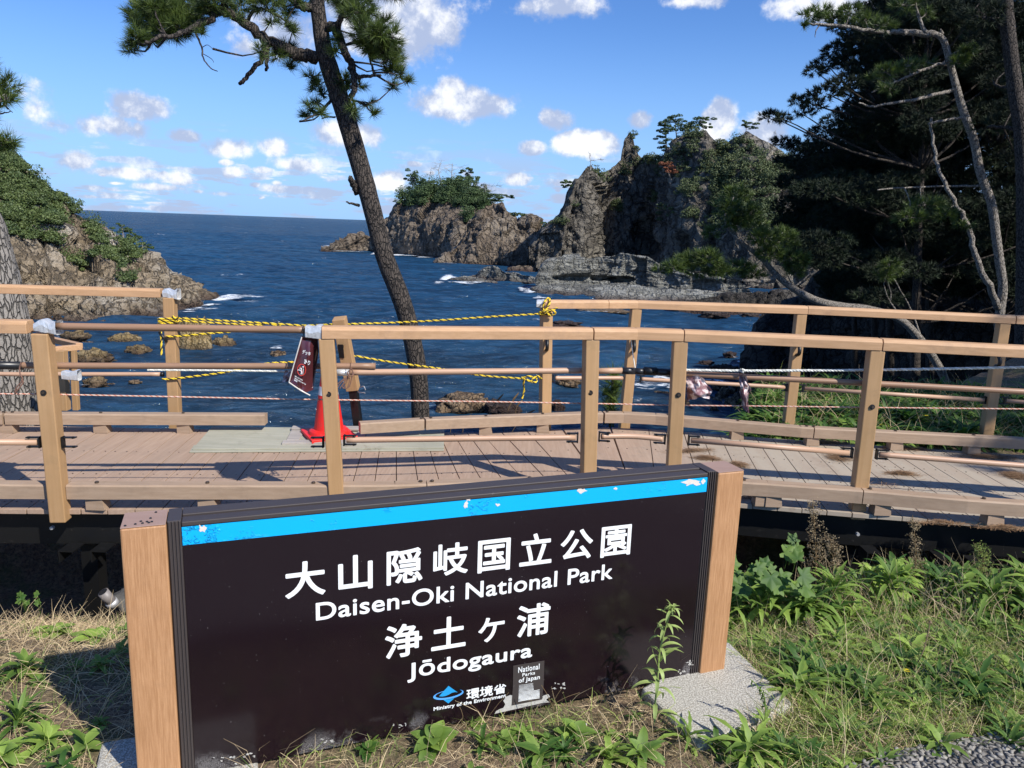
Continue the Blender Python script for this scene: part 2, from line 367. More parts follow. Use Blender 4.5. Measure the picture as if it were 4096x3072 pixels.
def f_sea(k):
    p = pos(k)
    d = k.n('ShaderNodeVectorMath', {0: p, 1: (0, 0, SEA)}, operation='DISTANCE').outputs['Value']
    w1 = k.noise(k.mapping(p, (.34, .80, 1), (0, 0, .25)), 1., 6, .66, .5).outputs['Fac']
    w2 = k.noise(k.mapping(p, (.06, .17, 1), (0, 0, .2)), 1., 6, .66).outputs['Fac']
    w3 = k.noise(k.mapping(p, (2.2, 3.2, 1)), 1., 4, .6).outputs['Fac']
    h = k.math('ADD', k.math('MULTIPLY', w1, 1.1), k.math('ADD', k.math('MULTIPLY', w2, 4.5), k.math('MULTIPLY', w3, .16)))
    cap = k.noise(k.mapping(p, (.06, .22, 1), (0, 0, .12)), 1., 7, .72).outputs['Fac']
    capf = k.math('MULTIPLY', k.smooth(cap, .675, .70), k.smooth(d, 60., 130.))
    near = k.smooth(d, 35., 110., 1., 0.)
    c = k.mix(near, (.011, .046, .100), (.021, .043, .064))
    c = k.mix(k.smooth(k.noise(p, .012, 3).outputs['Fac'], .35, .65), c, (.017, .064, .13))
    c = k.mix(k.smooth(k.math('ADD', k.math('MULTIPLY', w1, .6), k.math('MULTIPLY', w2, .4)), .42, .58), k.mix(.55, c, (.002, .008, .022)), k.mix(.35, c, (.012, .06, .13)))  # light and dark wave faces painted into the water colour
    c = k.mix(capf, c, (.75, .78, .8))
    bmp = k.n('ShaderNodeBump', {'Strength': .8, 'Distance': .7, 'Height': h}).outputs[0]
    df = k.n('ShaderNodeBsdfDiffuse', {0: c}).outputs[0]
    gl = k.n('ShaderNodeBsdfGlossy', {0: (.85, .85, .85, 1), 1: k.math('ADD', .10, k.math('MULTIPLY', capf, .6)), 'Normal': bmp}).outputs[0]
    fr = k.n('ShaderNodeFresnel', {0: 1.33, 1: bmp}).outputs[0]
    return k.n('ShaderNodeMixShader', {0: k.math('MINIMUM', fr, .24), 1: df, 2: gl}).outputs[0]
M['sea'] = mat('sea_water', f_sea)
def f_foam(k):
    p = pos(k); a = k.n('ShaderNodeAttribute', attribute_name='tone').outputs['Fac']
    n = k.noise(k.mapping(p, (1, 1.6, 1)), 1.1, 8, .72, .6).outputs['Fac']
    al = k.smooth(k.math('ADD', k.math('MULTIPLY', a, .46), n), .75, .93)
    return k.n('ShaderNodeMixShader', {0: al, 1: k.n('ShaderNodeBsdfTransparent').outputs[0], 2: bsdf(k, (.80, .83, .85), .8)}).outputs[0]
M['foam'] = mat('sea_foam', f_foam)
def f_ground(k):
    p = pos(k)
    a = k.noise(p, 2.2, 6, .7).outputs['Fac']; b = k.noise(p, 40., 5, .75).outputs['Fac']; c3 = k.noise(k.mapping(p, (18, 60, 20), (0, 0, .8)), 1., 4, .7).outputs['Fac']
    c = k.mix(k.smooth(b, .35, .65), (.085, .055, .035), (.26, .18, .11))
    c = k.mix(k.smooth(c3, .5, .65, 0., .7), c, (.36, .26, .155))
    c = k.mix(k.smooth(a, .45, .62, 0., .6), c, (.085, .115, .03))
    return bsdf(k, c, .95, k.math('ADD', b, c3), 1., .02)
M['ground'] = mat('litter_ground', f_ground)
def f_pave(k):
    p = pos(k)
    v = k.n('ShaderNodeTexVoronoi', {'Vector': p, 'Scale': 34.}, feature='DISTANCE_TO_EDGE').outputs[0]
    vc = k.n('ShaderNodeTexVoronoi', {'Vector': p, 'Scale': 34.}).outputs['Color']
    g = k.n('ShaderNodeSeparateXYZ', {0: vc}).outputs[0]
    c = k.mix(g, (.13, .12, .11), (.36, .34, .30))
    c = k.mix(k.smooth(v, .02, .10), (.07, .06, .05), c)
    return bsdf(k, c, .7, k.smooth(v, 0., .3), 1., .012)
M['pebble'] = mat('pebble_paving', f_pave)

# ---------------------------------------------------------------- sea and terrain
def hnoise(x, y, s, o=4): return noise.fractal(Vector((x*s, y*s, .37)), 1., 2., o)
def sstep(a, b, x):
    t = min(max((x-a)/(b-a), 0), 1); return t*t*(3-2*t)
def edge_y(x):       # where the land breaks off towards the sea
    return 7.2 + .25*math.sin(x*2.1) + 2.1*sstep(1.9, 3.4, x) + 5.*sstep(4., 12., x)
def gz(x, y):        # height of the ground
    l = 1-sstep(.2, 2.2, x)
    z = -.04-(.50*l+.16*(1-l))*sstep(2.9, 4.4, y)
    if x > 1.6: z += sstep(1.6, 3., x)*.22*sstep(5.4, 6.6, y)
    e0 = 4.12-.1*l+.12*math.sin(x*3.1); z -= .75*sstep(e0, e0+.3, y)*(1-sstep(6.1, 6.6, y))      # hollow under the walkway
    z -= .15*l*sstep(4.5, 7, y)
    e = edge_y(x)
    if y > e: z -= (y-e)*1.7 + .5*sstep(0, .6, y-e)
    if x > 7: z += (x-7)*.45*sstep(5, 9, y)
    if x < -6: z += 0
    return max(z, SEA-1.5) + .03*hnoise(x, y, 1.3) + .012*hnoise(x, y, 6)
rr_ = np.concatenate([np.geomspace(12, 26, 14)[:-1], np.geomspace(26, 420, 760)[:-1], np.geomspace(420, 2500, 110)[:-1], np.geomspace(2500, 45000, 14)])
th_ = np.concatenate([np.radians(np.linspace(-80, -38, 30))[:-1], np.radians(np.linspace(-38, 34, 520))[:-1], np.radians(np.linspace(34, 80, 30))])
RR, TT = np.meshgrid(rr_, th_, indexing='ij'); X_, Y_ = RR*np.sin(TT), RR*np.cos(TT); Z_ = np.zeros_like(X_); wr_ = np.random.default_rng(3)
for q in range(64):
    lam = float(np.exp(wr_.uniform(math.log(.9), math.log(22)))); a_ = math.radians(-90+18)+wr_.normal(0, .55); kx_, ky_ = math.cos(a_)*2*math.pi/lam, math.sin(a_)*2*math.pi/lam
    ph = kx_*X_+ky_*Y_+wr_.uniform(0, 6.28)+1.3*np.sin(X_*.031*wr_.uniform(.5, 2)+q)+1.1*np.sin(Y_*.043*wr_.uniform(.5, 2)+q*2.)
    fade = np.clip(1.6-RR*.011/lam, 0, 1)*np.clip(1.3-RR/1800, 0, 1)
    Z_ += .0105*lam**.8*(1-np.abs(np.sin(ph/2))*2*.8+.3*np.sin(ph))*1.25*fade*(.55+.45*np.sin(X_*.017+q)*np.sin(Y_*.023+q*1.7))
nr_, nc_ = X_.shape; ii = (np.arange(nr_-1)[:, None]*nc_+np.arange(nc_-1)[None]).ravel()
tag(raw('sea', np.stack([X_, Y_, Z_+SEA], 2).reshape(-1, 3), np.stack([ii, ii+1, ii+nc_+1, ii+nc_], 1), M['sea'], smooth=True), kind='structure')

xs = np.concatenate([np.linspace(-40, -6, 35)[:-1], np.linspace(-6, 8, 200), np.linspace(8, 40, 45)[1:]])
ys = np.concatenate([np.linspace(-25, 0, 16)[:-1], np.linspace(0, 12, 170), np.linspace(12, 32, 50)[1:]])
V = [(x, y, gz(x, y)) for y in ys for x in xs]; nx = len(xs)
Fc = [(j*nx+i, j*nx+i+1, (j+1)*nx+i+1, (j+1)*nx+i) for j in range(len(ys)-1) for i in range(nx-1)]
tag(raw('ground', V, Fc, M['ground'], smooth=True), kind='structure')

def vn(p, s): return noise.voronoi(Vector(p)*s)[0]
def rockdisp(p, amp, size, strat=0.):
    v = Vector(p)/size
    fac = 0.
    for sc_, k_ in ((.55, .85), (1.5, .40), (4.0, .15)):
        vv = Vector((v.x*sc_, v.y*sc_, v.z*sc_*.48)); pt = noise.voronoi(vv)[1][0]; cv = noise.cell_vector(pt*7.31)
        fac += k_*((vv-pt).dot(cv-Vector((.5, .5, .5)))*2.0+(cv.x-.5)*.7)
    d = noise.voronoi(v*1.0)[0]; e = noise.voronoi(v*2.7)[0]
    r = fac + (min(d[1]-d[0], .35)-.15)*.35 + (min(e[1]-e[0], .3)-.12)*.2
    vz = Vector((v.x, v.y, v.z*.5))
    r += noise.fractal(v*.45, 1., 2., 4)*.5 + (noise.ridged_multi_fractal(vz*.6, .9, 2.1, 7, 1., 2.)-.9)*.42 + noise.fractal(v*3, .45, 2.1, 5)*.13
    if strat: r += strat*(noise.noise(Vector((v.x*.25, v.y*.25, v.z*4+v.x*.3)))+.5*noise.noise(Vector((v.x*.3, v.y*.3, v.z*11+v.x*.5))))
    return r*amp
def cliff(name, sky_pts, base_pts, ridge_y, material, nu=160, nv=70, amp=1.2, size=3., back=14., bulge=.75, dents=(), kind='structure', strat=0., label=None, cat=None, group=None, rough_top=.5):
    """a rock mass with real depth: its ridge stands at ridge_y(x), its foot meets the sea, its back slopes down again"""
    S = np.array(sky_pts, float); B = np.array(base_pts, float)
    us = np.linspace(S[0, 0], S[-1, 0], nu); V = []
    nb = 14
    rows = nv+nb
    P = np.zeros((nu, rows, 3))
    for i, u in enumerate(us):
        sy = np.interp(u, S[:, 0], S[:, 1]); Y = ridge_y(u)
        top = aty(u, sy, Y)
        bu = np.interp(u, [S[0, 0], S[-1, 0]], [B[0, 0], B[-1, 0]]); by = np.interp(bu, B[:, 0], B[:, 1])
        bot = sea(bu, by); bot[2] = SEA-1.2
        if bot[1] > top[1]-1.: bot[1] = top[1]-1.
        for j in range(nv):
            t = j/(nv-1)
            h = 1-(1-t)**bulge if bulge < 1 else t**bulge
            g = t**1.0
            xy = bot[:2]*(1-g**1.35) + top[:2]*g**1.35
            P[i, j] = (*xy, bot[2] + (top[2]-bot[2])*(t**bulge))
        for j in range(nb):
            t = (j+1)/nb
            dd = top[:2]/np.linalg.norm(top[:2])
            P[i, nv+j] = (*(top[:2]+dd*back*t), top[2]-(top[2]-SEA+1.5)*t**1.6)
    du = np.gradient(P, axis=0); dv = np.gradient(P, axis=1)
    N = np.cross(du, dv); N /= np.linalg.norm(N, axis=2, keepdims=True)+1e-9
    for i in range(nu):
        for j in range(rows):
            p = P[i, j]; t = min(j/(nv-1), 1)
            a = amp*(1-(1-rough_top)*max(0, 1-abs(t-1)*8) if t > .8 else 1)
            d = rockdisp(p, a, size, strat)
            for (dx, dy, rx, ry, dep) in dents:
                q = p-CAMP; sxp = 2048+F*(q@RT)/(q@FW); syp = 1536-F*(q@UP)/(q@FW)
                e = ((sxp-dx)/rx)**2+((syp-dy)/ry)**2
                if e < 1 and j < nv-2: d -= dep*(1-e)**.25
            P[i, j] = p + N[i, j]*d
    if N[nu//2, nv//2] @ (CAMP-P[nu//2, nv//2]) < 0: pass
    Fc = [(i*rows+j, (i+1)*rows+j, (i+1)*rows+j+1, i*rows+j+1) for i in range(nu-1) for j in range(rows-1)]
    o = raw(name, P.reshape(-1, 3), Fc, material, smooth=False)
    tag(o, label, cat, group, kind)
    return P[:, :nv], N[:, :nv]

HL = cliff('headland', [(-500, 330), (-200, 470), (0, 600), (60, 640), (110, 690), (170, 740), (240, 790), (285, 850), (330, 880), (390, 895), (433, 915), (455, 950), (520, 985), (560, 1005), (612, 1012), (640, 1035), (665, 1080), (690, 1108), (745, 1128), (790, 1160), (835, 1174), (878, 1190)],
           [(-500, 1290), (0, 1292), (241, 1288), (419, 1290), (627, 1266), (699, 1246), (771, 1235), (878, 1200)], lambda u: np.interp(u, [-500, 0, 400, 700, 880], [84, 84, 82, 84, 88]),
           M['rock_left'], 300, 150, 1.15, 2.6, 10., .9, dents=((130, 1120, 75, 50, 5.), (255, 1250, 75, 28, 6.), (330, 1262, 90, 18, 4.), (560, 1262, 60, 12, 2.)))
IS = cliff('rock_island', [(1355, 990), (1375, 957), (1399, 938), (1445, 932), (1481, 948), (1525, 930), (1540, 889), (1567, 871), (1589, 820), (1640, 800), (1700, 790), (1780, 780), (1850, 785), (1910, 805), (1960, 840), (2030, 900)],
           [(1355, 992), (1400, 1004), (1500, 1010), (1576, 1018), (1700, 1028), (1830, 1040), (2030, 1050)], lambda u: np.interp(u, [1355, 1540, 1700, 2030], [222, 226, 222, 205]),
           M['rock_isle'], 190, 90, 2.2, 6., 26., .62)
cliff('rock_pillar', [(1735, 1050), (1790, 1010), (1850, 960), (1890, 900), (1925, 840), (1935, 824), (1965, 812), (2012, 808), (2022, 840), (2045, 858), (2064, 880), (2080, 880), (2100, 868), (2125, 870), (2150, 890), (2177, 915), (2215, 985)],
      [(1735, 1049), (1842, 1058), (1978, 1063), (2100, 1068), (2215, 1074)], lambda u: np.interp(u, [1735, 1970, 2215], [176, 184, 178]),
      M['rock_isle'], 170, 90, 1.9, 4.6, 16., .7)
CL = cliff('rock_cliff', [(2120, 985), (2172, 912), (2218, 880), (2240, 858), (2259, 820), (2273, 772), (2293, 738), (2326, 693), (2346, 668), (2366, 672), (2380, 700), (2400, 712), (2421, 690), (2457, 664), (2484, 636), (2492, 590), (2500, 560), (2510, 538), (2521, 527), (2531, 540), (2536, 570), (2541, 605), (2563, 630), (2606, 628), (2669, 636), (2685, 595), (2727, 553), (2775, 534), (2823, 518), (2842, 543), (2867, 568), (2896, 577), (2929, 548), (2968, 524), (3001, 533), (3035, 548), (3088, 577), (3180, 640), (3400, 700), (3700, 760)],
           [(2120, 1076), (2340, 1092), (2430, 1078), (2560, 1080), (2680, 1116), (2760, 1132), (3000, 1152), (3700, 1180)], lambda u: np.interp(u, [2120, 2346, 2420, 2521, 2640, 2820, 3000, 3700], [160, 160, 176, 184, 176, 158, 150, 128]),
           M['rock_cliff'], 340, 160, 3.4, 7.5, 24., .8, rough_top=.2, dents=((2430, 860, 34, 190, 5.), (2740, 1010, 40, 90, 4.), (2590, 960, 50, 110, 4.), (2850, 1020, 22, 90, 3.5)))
cliff('layered_rock', [(2160, 1128), (2176, 1060), (2201, 1040), (2259, 1034), (2330, 1040), (2360, 1032), (2437, 1026), (2481, 1012), (2553, 1020), (2582, 1024), (2623, 1048), (2660, 1080), (2760, 1090), (2900, 1110)],
      [(2160, 1130), (2534, 1142), (2700, 1150), (2900, 1160)], lambda u: np.interp(u, [2160, 2400, 2900], [112, 115, 108]), M['rock_grey'], 170, 70, 1.15, 3.2, 8., .55, strat=.30, dents=((2330, 1112, 130, 14, 2.2), (2480, 1118, 60, 14, 2.)))
cliff('rock_shelf', [(2115, 1165), (2125, 1150), (2200, 1136), (2350, 1140), (2534, 1138), (2640, 1150), (2800, 1160), (2950, 1172)],
      [(2115, 1170), (2163, 1180), (2437, 1200), (2600, 1205), (2950, 1215)], lambda u: np.interp(u, [2115, 2400, 2950], [108, 107, 100]), M['rock_grey'], 130, 36, .4, 1.6, 8., .7, strat=.4)
cliff('skerry', [(1880, 1106), (1905, 1095), (1935, 1072), (1969, 1060), (2000, 1075), (2023, 1090), (2060, 1090), (2120, 1102), (2181, 1122)],
      [(1880, 1112), (1990, 1122), (2060, 1128), (2181, 1136)], lambda u: np.interp(u, [1880, 2181], [131, 122]), M['rock_grey'], 80, 30, .45, 1.8, 5., .7, strat=.4)
cliff('skerry', [(1790, 1118), (1815, 1112), (1860, 1108), (1900, 1112), (1990, 1126)],
      [(1790, 1121), (1850, 1130), (1990, 1131)], lambda u: 122., M['rock_grey'], 60, 20, .35, 1.4, 3., .7, strat=.4)
cliff('rock_shelf', [(2030, 1072), (2100, 1062), (2200, 1068), (2400, 1070)], [(2030, 1074), (2200, 1080), (2400, 1086)], lambda u: 158., M['rock_isle'], 60, 16, .5, 2., 6., .7)
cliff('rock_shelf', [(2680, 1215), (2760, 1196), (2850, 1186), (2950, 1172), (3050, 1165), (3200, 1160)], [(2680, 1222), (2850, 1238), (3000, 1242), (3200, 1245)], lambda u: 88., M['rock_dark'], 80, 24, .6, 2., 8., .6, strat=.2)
# the steep wooded hillside on the right, its pines' shade deepened by the dark rock colour
cliff('hillside', [(2990, 1640), (3003, 1420), (3015, 1300), (3060, 1255), (3120, 1235), (3200, 1180), (3290, 1080), (3400, 1000), (3560, 940), (3750, 880), (4096, 760), (4600, 600), (5400, 400)],
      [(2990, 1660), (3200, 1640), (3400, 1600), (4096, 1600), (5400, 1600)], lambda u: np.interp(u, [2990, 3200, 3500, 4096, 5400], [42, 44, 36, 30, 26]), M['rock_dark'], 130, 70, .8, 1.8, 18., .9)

# ---------------------------------------------------------------- boulders in the water
def icos(sub):
    bm = bmesh.new(); bmesh.ops.create_icosphere(bm, subdivisions=sub, radius=1)
    V = np.array([v.co[:] for v in bm.verts]); Fc = np.array([[v.index for v in f.verts] for f in bm.faces]); bm.free(); return V, Fc
ICO5, ICO4, ICO3 = icos(5), icos(4), icos(3)
foam_pts = []
def d_pt(q):
    o = 0.
    for sc_, k_ in ((1., .5), (2.6, .2)):
        vv = q*sc_; pt = noise.voronoi(vv)[1][0]; cv = noise.cell_vector(pt*5.17); o += k_*((vv-pt).dot(cv-Vector((.5, .5, .5)))*1.6+(cv.x-.5)*.4)
    return o
def boulder(cx, ytop, ybase, wpx, label, material='rock_ochre', ico=ICO4, zlev=SEA, foam=True, seed=0, group='boulders standing in the bay', depth=.8, name='boulder'):
    b = onz(cx, ybase, zlev); dist = b[1]
    W = wpx/F*dist*1.15; H = aty(cx, ytop, dist+W*.3)[2]-zlev
    V, Fc = ico; P = V.copy(); off = np.array([seed*7.3, seed*3.1, 0.])
    out = []
    for v in P:
        q = Vector(v*1.15+off)
        d = noise.voronoi(q*1.3)[0]
        pt = d_pt(q*1.25); r = 1+pt+.2*(min(d[1]-d[0], .4)-.2)+.3*noise.fractal(q*.9, 1., 2., 5)+.06*noise.fractal(q*6, .9, 2., 3)
        flat = np.sign(v)*np.abs(v)**.85
        out.append(flat*r)
    P = np.array(out); P[:, 2] = np.where(P[:, 2] > 0, P[:, 2], P[:, 2]*.4)
    P = P/np.array([np.abs(P[:, 0]).max(), np.abs(P[:, 1]).max(), P[:, 2].max()])
    S = np.array([W/2, W/2*depth, H]); P = P*S
    o = raw(name, P, Fc, M[material]); o.location = (b[0], b[1]+W/2*depth*.8, zlev)
    tag(o, label, 'boulder', group)
    if foam: foam_pts.append((b[0], b[1]+W/2*depth*.8, W/2, W/2*depth))
    return o
for i, (a, lab, mt) in enumerate([
    ((468, 1329, 1383, 125), 'ochre pointed boulder in the water, left of the rope post, upper of two', 'rock_ochre'),
    ((533, 1376, 1421, 112), 'low mossy orange boulder just below and right of the pointed one', 'rock_ochre'),
    ((356, 1389, 1449, 140), 'pale yellowish boulder beside the pine trunk above the middle pipe', 'rock_ochre'),
    ((275, 1322, 1361, 120), 'brown boulder in the bay right under the headland cave', 'rock_ochre'),
    ((760, 1258, 1412, 150), 'tall brown boulder standing behind the post wound with yellow rope', 'rock_ochre'),
    ((875, 1339, 1389, 105), 'rounded ochre boulder right of the tall brown one', 'rock_ochre'),
    ((1103, 1399, 1424, 84), 'small dark wave-washed rock between the tall boulder and the cone', 'rock_shore'),
    ((360, 1503, 1547, 100), 'weedy yellow boulder seen between the lower pipes on the left', 'rock_ochre'),
    ((530, 1520, 1534, 55), 'flat pinkish rock awash right of the weedy yellow boulder', 'rock_shore'),
    ((440, 1532, 1538, 28), 'tiny rock awash beside the weedy yellow boulder', 'rock_shore'),
    ((350, 1600, 1620, 32), 'tiny brown rock awash behind the left landing posts', 'rock_shore'),
    ((340, 1363, 1382, 46), 'small reddish rock awash near the headland foot', 'rock_shore'),
    ((1850, 1572, 1650, 230), 'large brown boulder with dark foot just right of the pine trunk base', 'rock_shore'),
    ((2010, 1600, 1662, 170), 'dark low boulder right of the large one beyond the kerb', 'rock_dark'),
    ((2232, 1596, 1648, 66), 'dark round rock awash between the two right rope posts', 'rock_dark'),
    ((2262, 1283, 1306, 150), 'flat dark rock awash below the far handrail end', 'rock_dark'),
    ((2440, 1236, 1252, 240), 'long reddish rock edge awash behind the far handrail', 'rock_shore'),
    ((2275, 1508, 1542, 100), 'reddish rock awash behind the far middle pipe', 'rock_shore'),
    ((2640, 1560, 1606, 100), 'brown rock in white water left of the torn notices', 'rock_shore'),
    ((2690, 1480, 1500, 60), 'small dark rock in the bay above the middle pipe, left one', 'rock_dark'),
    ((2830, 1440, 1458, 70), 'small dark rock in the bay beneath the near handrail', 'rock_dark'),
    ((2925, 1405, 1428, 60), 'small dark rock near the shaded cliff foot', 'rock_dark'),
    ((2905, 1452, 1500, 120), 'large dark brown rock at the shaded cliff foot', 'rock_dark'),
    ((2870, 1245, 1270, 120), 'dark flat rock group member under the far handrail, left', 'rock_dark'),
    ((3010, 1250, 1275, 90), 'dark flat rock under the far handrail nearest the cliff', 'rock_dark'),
    ((2740, 1590, 1640, 80), 'brown rock awash just left of the larger torn notice', 'rock_shore')]):
    boulder(*a, lab, mt, seed=i+1)
k = 0
for j in range(46):
    x = rnd.uniform(2840, 3270); y = 1545+rnd.random()**.8*110+(x-2850)*.02
    wpx = rnd.uniform(28, 70)
    boulder(x, y-wpx*.55, y, wpx, 'rounded brown boulder in the rubble beach beyond the far kerb', 'rock_shore', ICO3, SEA+.1, False, 60+j, 'boulders of the rubble beach')
# angular pale blocks fallen at the grey layered rock
for i, (cx, yt, yb, wp) in enumerate([(2570, 1102, 1134, 50), (2535, 1120, 1150, 46), (2590, 1130, 1162, 70), (2625, 1120, 1150, 52), (2660, 1132, 1152, 60), (2570, 1158, 1178, 70), (2640, 1155, 1182, 90)]):
    boulder(cx, yt, yb, wp, ['grey block leaning at the foot of the layered rock', 'small grey block left of the pile', 'largest grey block in the middle of the pile', 'upper right grey block of the pile', 'grey block at the right end of the pile', 'flat grey block lying lowest left', 'flat grey slab lying lowest right'][i]+' across the bay', 'rock_grey', ICO3, SEA+.4, False, 130+i, 'fallen grey blocks across the bay')

# foam: discs with frayed edges around the rocks and the surf lines
V = []; Fc = []; A = []
def foam_disc(x, y, rx, ry, rot=0., a0=1.):
    b = len(V); V.append((x, y, SEA+.16)); A.append(a0); n = 20
    for rr, aa in ((.55, .8), (1., 0.)):
        for j in range(n):
            t = 2*math.pi*j/n; q = rr*(1+.25*math.sin(3*t+x)); ux, uy = rx*q*math.cos(t), ry*q*math.sin(t)
            V.append((x+ux*math.cos(rot)-uy*math.sin(rot), y+ux*math.sin(rot)+uy*math.cos(rot), SEA+.16)); A.append(a0*aa)
    for j in range(n):
        k2 = (j+1) % n
        Fc.append((b, b+1+j, b+1+k2, b)); Fc.append((b+1+j, b+1+n+j, b+1+n+k2, b+1+k2))
for (x, y, rx, ry) in foam_pts: foam_disc(x-rx*.3, y-ry*.3, rx*1.3, ry*1.5, 0, .42)
def foam_px(cx, cy, wx, hy, a=1.):
    p = sea(cx, cy); l = sea(cx, cy-hy); rx = wx/F*p[1]; foam_disc(p[0], p[1], rx, abs(l[1]-p[1]), 0, a)
for q in [(920, 1195, 75, 22, 1.), (850, 1222, 45, 12, .9), (780, 1243, 70, 9, .7), (800, 1238, 40, 6, .8), (1420, 1003, 90, 9, 1.), (1470, 1001, 50, 7, 1.), (1345, 987, 35, 6, 1.), (1640, 1021, 110, 7, 1.), (1730, 1029, 60, 6, .9), (1800, 1052, 70, 5, .8),
          (1790, 1119, 55, 22, 1.), (1850, 1132, 90, 9, .9), (1900, 1129, 70, 8, .9), (2130, 1165, 55, 16, .9), (2110, 1182, 40, 8, .6), (2180, 1180, 70, 8, .55), (2590, 1545, 110, 35, .72), (2650, 1520, 60, 25, .75), (2870, 1540, 80, 25, .8),
          (2010, 1640, 55, 22, .85), (1760, 1570, 40, 14, .5), (2150, 1285, 60, 10, .6), (2290, 1440, 90, 12, .45), (2400, 1252, 120, 6, .6), (390, 1540, 90, 30, .45), (1110, 1398, 40, 10, .8), (2920, 1500, 60, 30, .7), (2960, 1450, 30, 30, .6), (700, 1102, 40, 2.5, .75), (960, 1101, 25, 2.5, .75), (990, 1190, 90, 10, .75), (1000, 1210, 70, 8, .6), (840, 1240, 60, 8, .7), (740, 1252, 50, 6, .7), (560, 1290, 60, 5, .5), (640, 1278, 40, 5, .6), (1380, 990, 30, 9, 1.), (1310, 985, 25, 4, .8), (1520, 1012, 30, 10, 1.), (1700, 1030, 50, 5, .9), (1770, 1050, 30, 5, .9), (2090, 1160, 30, 12, .8), (2160, 1195, 40, 8, .8), (2500, 1210, 60, 5, .5), (2560, 1590, 70, 16, .7), (2700, 1560, 60, 20, .8), (2790, 1530, 60, 14, .6), (2480, 1530, 60, 12, .6), (1900, 1545, 50, 10, .5), (470, 1385, 80, 6, .5), (560, 1425, 80, 6, .5), (870, 1392, 60, 5, .55)]: foam_px(*q)
Fc2 = [f if f[0] != f[3] else (f[0], f[1], f[2]) for f in Fc]
me = bpy.data.meshes.new('sea_foam'); me.from_pydata(V, [], Fc2); a = me.attributes.new('tone', 'FLOAT', 'POINT'); a.data.foreach_set('value', A)
tag(link('sea_foam', me, M['foam']), 'white surf round the rocks and along the headlands', 'foam', kind='stuff')

# ---------------------------------------------------------------- foliage makers
def unit(v): return v/(np.linalg.norm(v, axis=-1, keepdims=True)+1e-9)
def needles(P, D, n, L, W, spread=.9):
    """P tuft bases, D directions -> thin triangles"""
    P = np.repeat(P, n, 0); D = np.repeat(D, n, 0); k = len(P)
    d = unit(D+npr.normal(0, spread*.6, (k, 3))); ln = L*npr.uniform(.7, 1.1, (k, 1))
    s = unit(np.cross(d, npr.normal(0, 1, (k, 3))))*W
    P = P + unit(D)*npr.uniform(-.35, .1, (k, 1))*L
    V = np.stack([P-s, P+s, P+d*ln], 1).reshape(-1, 3); return V, np.arange(3*k).reshape(-1, 3)
def leafcloud(Cn, R, n, size, flat=1.):
    """blobs of small leaf faces: centres Cn, radii R (k,3)"""
    k = len(Cn); c = np.repeat(Cn, n, 0); r = np.repeat(R, n, 0)
    u = unit(npr.normal(0, 1, (k*n, 3)))*npr.uniform(.45, 1., (k*n, 1))**.5
    u[:, 2] = np.where(u[:, 2] < -.3, u[:, 2]*.5, u[:, 2])
    p = c+u*r; nn = unit(u+npr.normal(0, .7, (k*n, 3))); nn[:, 2] += .3
    a = unit(np.cross(nn, npr.normal(0, 1, (k*n, 3)))); b = unit(np.cross(nn, a)); s = size*npr.uniform(.6, 1.3, (k*n, 1))
    V = np.stack([p-a*s, p+b*s*.7, p+a*s, p-b*s*.7], 1).reshape(-1, 3)
    tone = np.repeat(np.clip(np.repeat(npr.uniform(0, 1, k), n)*.6+npr.uniform(0, .4, k*n), 0, 1), 4)
    return V, np.arange(4*k*n).reshape(-1, 4), tone
def crown_from_clusters(cl, L, W, per, nn, spread=.9, up=.35, gap=.055):
    """cl: list of (centre, rx, ry, rz) -> tufts"""
    TP = []; TD = []
    for (c, rx, ry, rz) in cl:
        k = max(8, int(6.5*per*(rx*rz)/(gap**2)))
        u = unit(npr.normal(0, 1, (k, 3)))*npr.uniform(.25, 1, (k, 1))**.45
        TP.append(np.array(c)+u*[rx, ry, rz]); TD.append(unit(u*[1, 1, .7]+[0, 0, up]))
    TP = np.concatenate(TP); TD = np.concatenate(TD)
    V, Fc = needles(TP, TD, nn, L, W, spread)
    tone = np.repeat(np.clip(npr.normal(.40, .25, len(TP)), 0, 1), nn*3)
    return TP, TD, V, Fc, tone
